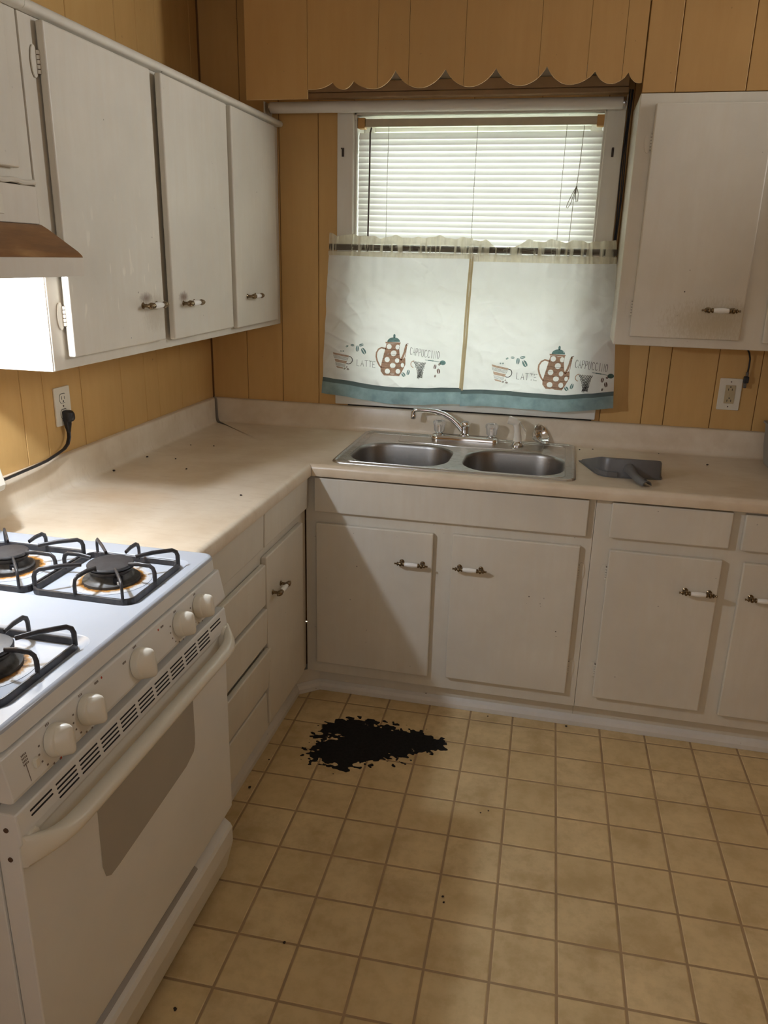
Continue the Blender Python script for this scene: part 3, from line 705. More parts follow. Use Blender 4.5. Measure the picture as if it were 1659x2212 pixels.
# faucet
fau = thing('faucet', (1.10, -0.085, ZD), 'chrome two handle faucet with swung spout on the sink ledge', 'faucet')
mb = MB().mat('chrome')
def stad(inset, z): return [(x, y, z) for x, y in rrect(0.968+inset, 1.236-inset, -0.114+inset, -0.058-inset, 0.0275-inset*0.5, 8)]
mb.loft([stad(0, ZD+0.0002), stad(0, ZD+0.012), stad(0.003, ZD+0.019), stad(0.009, ZD+0.0225)], True, True, True).build('base_plate', fau, smooth=True, angle=50)
MB().mat('chrome').lathe([(0.022, 0), (0.022, 0.004), (0.018, 0.008), (0.0175, 0.030), (0.019, 0.034), (0.019, 0.040), (0.0165, 0.043), (0.0165, 0.050), (0.0135, 0.055), (0.004, 0.058)], 24, (1.101, -0.085, ZD+0.0225)).build('hub', fau, smooth=True)
pth = [(1.098, -0.085, 0.950), (1.086, -0.086, 0.966), (1.068, -0.087, 0.985), (1.046, -0.089, 1.003), (1.018, -0.091, 1.018), (0.985, -0.093, 1.0275), (0.950, -0.095, 1.031), (0.918, -0.097, 1.031), (0.901, -0.098, 1.029), (0.896, -0.098, 1.022), (0.8955, -0.098, 1.012)]
MB().mat('chrome').tube(pth, [0.0125, 0.0122, 0.0115, 0.011, 0.0105, 0.010, 0.0095, 0.0095, 0.0095, 0.0095, 0.0095], 14).build('spout', fau, smooth=True)
MB().mat('chrome').lathe([(0.0105, 0), (0.0115, -0.003), (0.0115, -0.015), (0.010, -0.018)], 16, (0.8955, -0.098, 1.0125)).build('aerator', fau, smooth=True)
for x in (0.999, 1.206):
    k = MB().mat('acrylic').lathe([(0.013, 0.010), (0.0175, 0.011), (0.0195, 0.014), (0.0215, 0.034), (0.0245, 0.040), (0.0245, 0.048), (0.0215, 0.053), (0.015, 0.056), (0.003, 0.0565)], 48, (x, -0.085, ZD+0.021), flute=(0.045, 12)).build('handle_knob', fau, smooth=True, angle=60)
    MB().mat('chrome').lathe([(0.0155, 0), (0.0155, 0.005), (0.007, 0.009), (0.006, 0.034), (0.0085, 0.036), (0.0085, 0.040)], 16, (x, -0.085, ZD+0.0222)).build('valve_stem', k, smooth=True)
# side sprayer
spr = thing('sink_sprayer', (1.308, -0.098, ZD), 'cream plastic side sprayer standing in a chrome ring on the sink', 'sprayer')
MB().mat('chrome').lathe([(0.026, 0.0003), (0.026, 0.004), (0.021, 0.010), (0.0175, 0.015), (0.0165, 0.018)], 24, (1.308, -0.098, ZD)).build('ring', spr, smooth=True)
MB().mat('sprayer').tube([(1.308, -0.098, 0.934), (1.308, -0.098, 0.952), (1.306, -0.098, 0.972), (1.303, -0.099, 0.992), (1.296, -0.099, 1.006)], [0.0165, 0.0145, 0.0130, 0.0130, 0.0135], 16).build('grip', spr, smooth=True)
MB().mat('sprayer').tube([(1.306, -0.098, 1.000), (1.290, -0.100, 1.010), (1.274, -0.102, 1.015), (1.268, -0.1025, 1.016)], [0.0135, 0.0145, 0.016, 0.0155], 18).build('spray_head', spr, smooth=True)
MB().mat('sprayer').tube([(1.300, -0.099, 1.012), (1.312, -0.098, 1.010), (1.324, -0.097, 0.992), (1.336, -0.096, 0.975)], [0.005, 0.0055, 0.005, 0.004], 8, squash=(1.5, 0.6)).build('lever', spr, smooth=True)
# basket strainer tipped against the backsplash
st = thing('sink_strainer', (1.405, -0.075, ZD), 'round chrome basket strainer tipped on edge beside the sprayer', 'strainer')
n = Vector((0.74, -0.42, 0.52)).normalized(); c0 = Vector((1.397, -0.072, 0.9615))
mb = MB().mat('chrome').lathe([(0.010, -0.030), (0.024, -0.026), (0.034, -0.012), (0.0395, -0.001), (0.0425, 0.0), (0.043, 0.002), (0.0415, 0.003), (0.038, 0.001), (0.033, -0.010), (0.023, -0.023), (0.006, -0.025), (0.005, -0.010), (0.0075, -0.006), (0.0075, -0.002), (0.001, -0.001)], 30, c0, n)
mb.build('basket', st, smooth=True, angle=50)
MB().mat('steel').lathe([(0.004, -0.042), (0.007, -0.040), (0.003, -0.036), (0.003, -0.0302)], 10, c0, n).build('stem', st, smooth=True)

# ------------------------------------------------------------------ dustpan lying face down right of the sink
dp = thing('dustpan', (1.70, -0.36, 0.9145), 'charcoal plastic dustpan lying face down on the worktop right of the sink', 'dustpan')
zc = 0.9146
base = [(1.545, -0.272), (1.570, -0.352), (1.594, -0.424), (1.606, -0.447), (1.622, -0.461), (1.645, -0.467), (1.72, -0.460), (1.788, -0.452), (1.802, -0.447), (1.808, -0.434), (1.808, -0.352), (1.806, -0.262)]
nbp = len(base)
def ht(y): t = min(1, max(0, (-0.262-y)/0.19)); return 0.006+0.058*t
cx, cy = 1.69, -0.36
def ins(p, k): return (p[0]+(cx-p[0])*k, p[1]+(cy-p[1])*k)
mb = MB().mat('dustpan')
r0 = [(*ins(p, -0.035), zc) for p in base]; r1 = [(*ins(p, -0.035), zc+0.003) for p in base]
r2_ = [(*ins(p, 0.0), zc+0.0035) for p in base]
r3 = [(*ins(p, 0.025), zc+max(0.004, ht(p[1])-0.006)) for p in base]; r4 = [(*ins(p, 0.05), zc+max(0.0045, ht(p[1]))) for p in base]
mb.loft([r0, r1, r2_, r3, r4], True, False, True)
# side rib at the left rear corner
mb.build('pan', dp, smooth=True, angle=40)
MB().mat('dustpan').loft([[(x, y, z) for x, y in ((1.588, -0.425), (1.604, -0.455), (1.630, -0.472), (1.665, -0.4735), (1.665, -0.468), (1.632, -0.466), (1.609, -0.450), (1.594, -0.423))] for z in (zc+0.0035, zc+0.020)], True, True, True).build('corner_guard', dp, bevel=0.002)
hp = [(1.700, -0.452, 0.951), (1.708, -0.474, 0.950), (1.720, -0.500, 0.941), (1.734, -0.528, 0.935), (1.752, -0.560, 0.932)]
mb = MB().mat('dustpan'); rings = []
for i, p in enumerate(hp):
    p = Vector(p); t = (Vector(hp[min(i+1, 4)])-Vector(hp[max(i-1, 0)])).normalized(); s_ = t.cross(Vector((0, 0, 1))).normalized(); w = [0.023, 0.018, 0.0155, 0.0165, 0.0175][i]; hh = [0.030, 0.022, 0.017, 0.016, 0.016][i]
    arch = [(cos(a)*w, sin(a)*hh) for a in [pi*k/10 for k in range(11)]]; inn = [(cos(a)*(w-0.003), sin(a)*(hh-0.003)) for a in [pi*k/10 for k in range(10, -1, -1)]]
    rings.append([p+s_*u+Vector((0, 0, q-0.013)) for u, q in arch+inn])
mb.loft(rings, True, True, True).build('handle', dp, smooth=True, angle=50)
MB().mat('black').lathe([(0.0055, 0), (0.0055, 0.0012)], 12, (1.746, -0.548, 0.9352), (0.05, 0.05, 1)).build('hanging_hole', dp)

# ------------------------------------------------------------------ milky tub at the right end of the counter
tub = thing('plastic_tub', (2.30, -0.17, 0.914), 'milky plastic tub at the right frame edge on the worktop', 'tub')
mb = MB().mat('tub')
def tr(i, z): return [(x, y, z) for x, y in rrect(2.190+i, 2.46-i, -0.330+i, -0.055-i, 0.02, 5)]
mb.loft([tr(0.012, 0.9146), tr(0.004, 0.98), tr(0.0, 1.058), tr(-0.006, 1.060), tr(-0.006, 1.066), tr(0.003, 1.066), tr(0.007, 0.98), tr(0.015, 0.918)], True, True, True)
mb.build('basin', tub, smooth=True, angle=50)

# ------------------------------------------------------------------ upper cabinets
UF = 0.3135
ul = thing('wall_cabinet', (0.15, -0.75, 1.33), 'white three door wall cabinet on the left wall beside the window', 'cabinet', None)
box('carcass', ul, 0.002, UF-0.001, -1.5108, -0.004, 1.333, 2.060, 'cab', 0.002)
box('side_panel', ul, 0.002, UF-0.003, -1.5145, -1.511, 1.333, 1.66, 'cab_side')
mb = MB().mat('cab').prism([(0.002, 2.061), (0.330, 2.061), (0.335, 2.066), (0.336, 2.074), (0.331, 2.081), (0.320, 2.083), (0.002, 2.083)], 'y', -1.5135, -0.004); mb.build('top_moulding', ul, smooth=True, angle=50)
d = slab('door', ul, 'l', -1.462, -1.012, 1.361, 2.054, UF, tilt=0.003, mat='cab_drip'); handle(d, 'l', -1.095, 1.462, UF+0.0195); hinge(d, 'l', -1.469, 1.455, UF); hinge(d, 'l', -1.469, 1.975, UF)
d = slab('door', ul, 'l', -0.972, -0.525, 1.358, 2.054, UF, tilt=0.009, mat='cab_spot'); handle(d, 'l', -0.872, 1.458, UF+0.024)
d = slab('door', ul, 'l', -0.505, -0.085, 1.354, 2.054, UF, tilt=0.007); handle(d, 'l', -0.372, 1.458, UF+0.023)
# grime around the handles
for y, z, p in ((-1.118, 1.478, ul), (-0.90, 1.476, ul)):
    pass
uh = thing('wall_cabinet', (0.15, -1.9, 1.737), 'short white wall cabinet above the range hood', 'cabinet')
box('carcass', uh, 0.002, UF-0.002, -2.295, -1.5155, 1.738, 2.060, 'cab', 0.002)
MB().mat('cab').prism([(0.002, 2.061), (0.330, 2.061), (0.335, 2.066), (0.336, 2.074), (0.331, 2.081), (0.320, 2.083), (0.002, 2.083)], 'y', -2.295, -1.5145).build('top_moulding', uh, smooth=True, angle=50)
slab('door', uh, 'l', -1.92, -1.578, 1.758, 2.054, UF-0.002); slab('door', uh, 'l', -2.28, -1.935, 1.758, 2.054, UF-0.002)
MB().mat('cab').tube([(UF+0.003, y, 1.7345+0.0018*sin(y*90)) for y in [-1.5185-0.02*k for k in range(39)]], 0.0055, 8).build('caulk_bead', uh, smooth=True)
ur = thing('wall_cabinet', (2.15, -0.16, 1.34), 'white wall cabinet right of the window under the soffit', 'cabinet')
box('carcass', ur, 1.612, XR-0.003, -0.319, -0.004, 1.338, 2.0975, 'cab', 0.003)
d = slab('door', ur, 'b', 1.660, 2.005, 1.367, 2.068, -0.319, th=0.014, mat='cab_grimy'); handle(d, 'b', 1.931, 1.462, -0.3335); hinge(d, 'b', 1.653, 1.960, -0.319); hinge(d, 'b', 1.653, 1.458, -0.319)
slab('door', ur, 'b', 2.073, 2.42, 1.352+0.01, 2.066, -0.319, th=0.014)

# ------------------------------------------------------------------ range hood
hood = thing('range_hood', (0.2, -1.9, 1.545), 'white range hood with a brown grease stained visor above the stove', 'range hood')
HY0, HY1 = -2.289, -1.5175
mb = MB().mat('hood_white')
out = [(0.003, 1.736), (0.318, 1.736), (0.319, 1.652)]
mb.box(0.003, 0.319, HY0, HY1, 1.652, 1.7275)
mb.build('housing', hood, bevel=0.002)
ve = [(0.319, 1.6515), (0.322, 1.651), (0.338, 1.642), (0.405, 1.598), (0.414, 1.590), (0.416, 1.586)]
mb = MB().mat('hood_brown'); inn = [(x-0.004, z-0.003) for x, z in reversed(ve)]
mb.prism(ve+inn, 'y', HY0, HY1).build('visor', hood, smooth=True, angle=50)
box('front_lip', hood, 0.4125, 0.4165, HY0, HY1, 1.547, 1.5855, 'hood_white', 0.001)
pl_ = [(0.003, 1.547), (0.412, 1.547), (0.412, 1.586), (0.336, 1.640), (0.318, 1.6515), (0.003, 1.6515)]
MB().mat('hood_white').prism(pl_, 'y', HY1-0.003, HY1).build('end_panel', hood)
MB().mat('hood_white').prism(pl_, 'y', HY0, HY0+0.003).build('end_panel', hood)
box('baffle', hood, 0.01, 0.368, HY0+0.004, HY1-0.004, 1.612, 1.618, 'hood_white')
box('lamp_cover', hood, 0.20, 0.31, -1.87, -1.73, 1.600, 1.6115, 'lens', 0.003)
MB().mat('ivory').box(0.3192, 0.322, -1.667, -1.632, 1.668, 1.706).build('switch', hood, bevel=0.001)

# ------------------------------------------------------------------ gas range
RY0, RY1 = -2.289, -1.5275
rg = thing('gas_range', (0.36, -1.908, 0), 'white freestanding gas range at the left with five knobs and oven window', 'stove')
box('body', rg, 0.03, 0.672, RY0+0.002, RY1-0.004, 0.03, 0.893, 'enamel_front', 0.003)
# cooktop with two sunken burner wells
ZC = 0.933
wells = [(0.155, 0.672, -1.845, -1.585), (0.155, 0.672, -2.236, -1.976)]
mb = MB().mat('enamel')
co = rrect(0.10, 0.690, RY0+0.008, RY1-0.008, 0.018, 5); wl_ = [rrect(*w, 0.035, 6) for w in wells]
v, f = bm_fill([co]+wl_, ZC); mb.add(v, f)
def cl(dx, z): return [(x, y, z) for x, y in rrect(0.10-dx, 0.690+dx, RY0+0.008-dx, RY1-0.008+dx, 0.018+dx*0.6, 5)]
mb.loft([cl(0, ZC), cl(0.004, ZC-0.0012), cl(0.0072, ZC-0.005), cl(0.008, ZC-0.009)], True)
mb.mat('enamel_front').loft([cl(0.008, ZC-0.009), cl(0.010, 0.8975), cl(0.002, 0.8945)], True).mat('enamel')
for w in wells:
    mb.loft([[(x, y, z) for x, y in rrect(w[0]+i, w[1]-i, w[2]+i, w[3]-i, 0.035, 6)] for i, z in ((0, ZC), (0.004, ZC-0.002), (0.008, ZC-0.007), (0.014, ZC-0.009))], True, False, True)
mb.build('cooktop', rg, smooth=True, angle=45)
mb = MB().mat('enamel').prism([(0.131, ZC-0.001), (0.116, ZC+0.006), (0.104, ZC+0.018), (0.096, ZC+0.040), (0.092, 1.035), (0.05, 1.035), (0.05, ZC-0.03), (0.12, ZC-0.03)], 'y', RY0+0.004, RY1-0.004).build('riser', rg, smooth=True, angle=50)
bgp = MB().mat('biscuit').prism([(0.045, 1.036), (0.140, 1.036), (0.154, 1.043), (0.158, 1.056), (0.145, 1.105), (0.105, 1.22), (0.06, 1.23), (0.045, 1.20)], 'y', RY0, RY1-0.001).build('backguard', rg, bevel=0.004)
MB().mat('ovenglass').prism([(0.1490, 1.080), (0.1530, 1.080), (0.1170, 1.195), (0.1120, 1.195)], 'y', -2.25, -1.545).build('clock_glass', bgp)
# control panel
cp = MB().mat('enamel_front').prism([(0.672, 0.893), (0.7035, 0.893), (0.7055, 0.890), (0.7185, 0.826), (0.717, 0.819), (0.710, 0.8165), (0.672, 0.8165)], 'y', RY0, RY1).build('control_panel', rg, bevel=0.002)
nx = Vector((0.98, 0, 0.2)).normalized()
def knob(y, z, r, oven=False):
    x = 0.7055+(0.890-z)*0.013/0.064; o = Vector((x, y, z))
    mb = MB().mat('biscuit').lathe([(r*1.02, 0.001), (r*1.02, 0.006), (r*0.98, 0.013), (r*0.90, 0.016), (r*0.6, 0.017)], 28, o, nx)
    k = mb.build('knob', rg, smooth=True, angle=50)
    a = Vector((0, 1, 0)); b = nx.cross(a).normalized()
    th = radians(12); gz = b*cos(th)+a*sin(th); gy = a*cos(th)-b*sin(th)
    rings = []
    for hgt, L, w in ((0.010, 1.0, 0.94), (0.016, 0.99, 0.80), (0.022, 0.97, 0.62), (0.028, 0.93, 0.44), (0.033, 0.86, 0.27), (0.0365, 0.72, 0.14)):
        rings.append([o+nx*hgt+gz*(cos(q)*r*L)+gy*(sin(q)*r*w) for q in [2*pi*i/24 for i in range(24)]])
    MB().mat('biscuit').loft(rings, True, False, True).build('grip', k, smooth=True, angle=60)
KN = [(-1.655, 0.856, 0.0265), (-1.747, 0.856, 0.0265), (-1.915, 0.853, 0.0300), (-2.086, 0.856, 0.0265), (-2.176, 0.856, 0.0265)]
for y, z, r in KN: knob(y, z, r)
def pmark(y, z, w, hh, key):
    x = 0.7055+(0.890-z)*0.013/0.064+0.0003
    dx = hh*0.013/0.064
    mb = MB().mat(key); mb.add([(x+dx/2, y-w/2, z-hh/2), (x+dx/2, y+w/2, z-hh/2), (x-dx/2, y+w/2, z+hh/2), (x-dx/2, y-w/2, z+hh/2)], [(0,1,2,3)])
    return mb
mk = MB().mat('ink')
def addm(y, z, w, hh, key='ink'):
    m2 = pmark(y, z, w, hh, key); mk.mat(key); mk.add(m2.v, m2.f)
for y, z, r in KN:
    if r < 0.028:
        for a in range(7):
            an = radians(-60-a*25); addm(y+cos(an)*0.036-0.004, z-0.004+sin(an)*0.030 if True else 0, 0.004, 0.003)
        for q in (-0.0035, 0.0, 0.0035): addm(y-0.006+q, 0.8865, 0.0022, 0.004)
    else:
        for q in (-0.016, -0.013, -0.010, -0.007): addm(y-0.030+q, 0.876, 0.0022, 0.004)
        for q in (0.0, 0.003, 0.006, 0.009): addm(y-0.004+q, 0.8868, 0.0022, 0.004)
for q in range(4): addm(-1.815+q*0.003, 0.880, 0.0022, 0.004); addm(-2.045+q*0.003-0.004, 0.884, 0.0022, 0.004)
addm(-1.826, 0.880, 0.004, 0.004, 'redink'); addm(-2.028, 0.8845, 0.004, 0.004, 'redink'); addm(-2.175, 0.8225, 0.004, 0.004, 'redink')
for r_ in range(4):
    for q in range(4): addm(-2.250+q*0.0032, 0.874-r_*0.005, 0.0022, 0.003)
addm(-2.246, 0.845, 0.0014, 0.030)
tag(mk.build('printed_marks', cp, fixn=False), kind='stuff')
MB().mat('biscuit').box(0.712, 0.7195, -2.232, -2.224, 0.842, 0.858).build('lamp_switch', cp, bevel=0.001)
# oven door
dprof = [(0.676, 0.797), (0.7135, 0.797), (0.7165, 0.795), (0.7205, 0.758), (0.7205, 0.744), (0.715, 0.738), (0.7135, 0.600), (0.7125, 0.232), (0.709, 0.223), (0.676, 0.223)]
door = MB().mat('enamel_front').prism(dprof, 'y', RY0+0.001, RY1-0.001).build('oven_door', rg, bevel=0.0025, seg=2)
slots = MB().mat('slot')
PITCH_S = 0.0642
def xs_(z): return 0.7165+(0.795-z)*0.004/0.037
for g in range(11):
    ya = -2.258+g*PITCH_S; yb_ = ya+0.054
    rows = (0, 1) if g in (0, 10) else (0, 1, 2, 3)
    for rr in rows:
        z = 0.7835-rr*0.0085; x = xs_(z)
        slots.prism([(p[0], p[1]) for p in rrect(ya+rr*0.0007, yb_+rr*0.0007, z-0.0016, z+0.0016, 0.0015, 3)], 'x', x-0.006, x+0.0006)
tag(slots.build('vent_slots', door), None, None, None, 'stuff')
del slots
wn = [(-2.090, 0.690), (-1.712, 0.690), (-1.712, 0.560), (-1.714, 0.540), (-1.722, 0.525), (-1.760, 0.512), (-2.040, 0.492), (-2.070, 0.492), (-2.084, 0.502), (-2.092, 0.530)]
MB().mat('ovenglass').prism(wn, 'x', 0.705, 0.7144).build('door_glass', door)
# moulded handle
rings = []
NH = 44
for i in range(NH+1):
    t = i/NH; y = RY0+0.004+(RY1-RY0-0.008)*t; e = min(t, 1-t)*(RY1-RY0)
    k = 1-exp(-(e/0.035)**1.3); xo = 0.7195+0.036*k; hh = 0.0135+0.016*(1-k); zz = 0.7275+0.002*(1-k); dd = 0.011+0.004*k
    rings.append([(xo+dd*cos(a)-(0.004 if cos(a) < 0 else 0), y, zz+hh*sin(a)) for a in [2*pi*q/16 for q in range(16)]])
MB().mat('biscuit').loft(rings, True, True, True).build('handle', door, smooth=True, angle=60)
for y in (RY0+0.0225, RY1-0.0225):
    MB().mat('biscuit').prism(rrect(y-0.016, y+0.016, 0.698, 0.757, 0.012, 4), 'x', 0.712, 0.7265).build('handle_foot', door, bevel=0.003)
for z in (0.768, 0.714):
    MB().mat('rust').lathe([(0.0042, 0), (0.0042, 0.0015), (0.002, 0.002)], 12, (0.697, RY0+0.001, z), (0, -1, 0)).build('screw', door)
box('gap_strip', rg, 0.6725, 0.690, RY0+0.004, RY1-0.004, 0.1975, 0.2222, 'slot')  # black strip painting the shade in the gap between door and drawer
# storage drawer
drw = MB().mat('enamel_front').prism([(0.672, 0.196), (0.684, 0.196), (0.708, 0.176), (0.7125, 0.166), (0.7125, 0.120), (0.690, 0.028), (0.672, 0.024)], 'y', RY0+0.002, RY1-0.002).build('storage_drawer', rg, bevel=0.006, seg=3)
MB().mat('slot').prism([(0.6815, 0.1990), (0.6855, 0.1958), (0.6840, 0.1940), (0.6790, 0.1975)], 'y', -2.16, -1.70).build('pull_slot', drw)
MB().mat('ovenglass').prism([(0.6855, 0.1955), (0.700, 0.1835), (0.703, 0.1875), (0.6875, 0.2005)], 'y', -2.15, -1.715).build('pull_ledge', drw, bevel=0.0012)
box('toe_panel', rg, 0.58, 0.66, RY0+0.01, RY1-0.01, 0.0, 0.0295, 'slot')

# burners (fixed) and loose grates
BUR = [(0.540, -1.712, 0.046), (0.290, -1.712, 0.039), (0.540, -2.106, 0.046)]
for x, y, r in BUR:
    zw = ZC-0.009
    MB().mat('well').prism([(x+cos(2*pi*k/40)*0.085, y+sin(2*pi*k/40)*0.085) for k in range(40)], 'z', zw+0.0002, zw+0.0008).build('spill_stain', rg, origin=(x, y, zw), fixn=True)
    b = MB().mat('alloy').lathe([(r*1.32, 0.001), (r*1.30, 0.006), (r*1.08, 0.009), (r*1.02, 0.012), (r*0.92, 0.021), (r*1.02, 0.025), (r*1.06, 0.031), (r*0.9, 0.032)], 32, (x, y, zw)).build('burner', rg, smooth=True, angle=40)
    MB().mat('cap').lathe([(r*1.00, 0.0325), (r*1.06, 0.034), (r*1.07, 0.037), (r*1.02, 0.0395), (r*0.7, 0.041), (0.001, 0.0415)], 32, (x, y, zw)).build('burner_cap', b, smooth=True, angle=40)
    MB().mat('slot').box(x+r*0.62, x+r*0.92, y-r*0.86, y-r*0.50, zw+0.009, zw+0.021).build('igniter_notch', b)
    MB().mat('porcelain').lathe([(0.0035, 0.004), (0.0035, 0.014), (0.002, 0.016)], 10, (x+r*0.85, y-r*0.80, zw)).build('igniter', b, smooth=True)
def grate(x0, x1, y0, y1, cx, cy, label):
    zb = ZC-0.0088
    g = thing('burner_grate', ((x0+x1)/2, (y0+y1)/2, zb), label, 'burner grate', None)
    lp = rrect(x0, x1, y0, y1, 0.022, 5); wd, hh = 0.0038, 0.0135
    n_ = len(lp); rings = []
    for i, (x, y) in enumerate(lp):
        t = Vector((lp[(i+1) % n_][0]-lp[i-1][0], lp[(i+1) % n_][1]-lp[i-1][1], 0)).normalized(); nn = Vector((t.y, -t.x, 0)); p = Vector((x, y, zb))
        rings.append([p-nn*wd, p+nn*wd, p+nn*(wd*0.7)+Vector((0, 0, hh)), p-nn*(wd*0.7)+Vector((0, 0, hh))])
    MB().mat('iron').loft(rings, True, wrap=True).build('ring', g, bevel=0.0012, seg=1)
    # pinwheel: on each side one finger from mid side, one from near the corner it runs to
    w, hgt = x1-x0, y1-y0
    bases = [(x0+0.46*w, y0), (x0+0.93*w, y0), (x1, y0+0.46*hgt), (x1, y0+0.93*hgt), (x1-0.46*w, y1), (x1-0.93*w, y1), (x0, y1-0.46*hgt), (x0, y1-0.93*hgt)]
    for i, (bx, by) in enumerate(bases):
        tx, ty = (cx-bx), (cy-by); L = sqrt(tx*tx+ty*ty)
        # aim between the inward normal and the burner
        nrm_ = [(0, 1), (-1, 0), (0, -1), (1, 0)][i//2]; aim = Vector((tx/L, ty/L, 0)); 
        if i % 2 == 0: aim = (aim*0.5+Vector((*nrm_, 0))*0.5).normalized()
        reach = max(0.042, min(0.094, L-0.050))
        top_z = 0.0465
        pr = [Vector((bx, by, zb+0.008)), Vector((bx, by, zb+top_z-0.014)), Vector((bx, by, zb+top_z-0.005))+aim*0.003, Vector((bx, by, zb+top_z))+aim*0.011, Vector((bx, by, zb+top_z))+aim*(reach*0.6), Vector((bx, by, zb+top_z-0.004))+aim*reach]
        sd = aim.cross(Vector((0, 0, 1))).normalized(); rings = []
        for k, p in enumerate(pr):
            t = (pr[min(k+1, 5)]-pr[max(k-1, 0)]).normalized(); nn = sd.cross(t).normalized(); a, b_ = 0.0032, 0.0050
            if k == 5: a, b_ = 0.003, 0.0045
            rings.append([p+sd*a*cos(q)*1.0+nn*b_*sin(q) for q in [2*pi*m/8+pi/8 for m in range(8)]])
        MB().mat('iron').loft(rings, True, True, True).build('finger', g, smooth=True, angle=60)
    return g
grate(0.424, 0.650, -1.826, -1.604, 0.540, -1.706, 'black cast iron grate over the front right burner, nearest the counter edge')
grate(0.180, 0.414, -1.826, -1.604, 0.290, -1.706, 'black cast iron grate over the rear burner beside the counter')
grate(0.424, 0.650, -2.219, -1.997, 0.540, -2.106, 'black cast iron grate at the left frame edge over the near front burner')

# ------------------------------------------------------------------ curtains, rod, blind, roller shade
CYB = -0.062
def curt_geo(xt0, xt1, xb0, xb1, zt, zb0, zb1, seed, zdip):
    rnd = random.Random(seed); ph = [rnd.uniform(0, 6.28) for _ in range(12)]
    def Sf(u, t):
        """u 0..1 across, t 0 (top) .. 1 (hem)"""
        e = t**0.8
        x = (xt0+(xt1-xt0)*u)*(1-e)+(xb0+(xb1-xb0)*u)*e
        zb = zb0+(zb1-zb0)*u+0.006*sin(u*7.5+ph[0])*1.0-0.010*sin(pi*u)
        z = zt+(zb-zt)*t
        if t < 0.09: z -= zdip(u)*(1-t/0.09)
        fine = 0.0034*exp(-t*7)*(sin(u*62+ph[1])+0.6*sin(u*97+ph[2]+2*t))
        fold = (0.004+0.010*t)*(0.6*sin(u*11+ph[3]+0.6*t)+0.5*sin(u*19+ph[4]-t)+0.3*sin(u*29+ph[5]))
        crease = 0.0105*noise.fractal(Vector((x*7+seed, z*9, seed*1.7)), 0.8, 2.0, 3)*min(1, t*3)
        q = Vector((x*8+seed*3, z*10, seed)); g1 = max(0, noise.noise(q*0.7+Vector((9, 0, 0)))+0.15)
        w1 = noise.noise_vector(q*0.8)*0.6
        r1 = (1-abs(noise.noise(Vector((x*9+z*12, z*7-x*5, seed))+w1)))**7; r2 = (1-abs(noise.noise(Vector((x*11-z*13, z*6+x*6, seed+5))-w1)))**8
        crease += 0.0065*(r1+0.8*r2)*g1*min(1, t*4)*(1 if t < 0.9 else (1-t)*10)
        return Vector((x, CYB+fine+fold*0.62+crease-0.012*t, z))
    return Sf
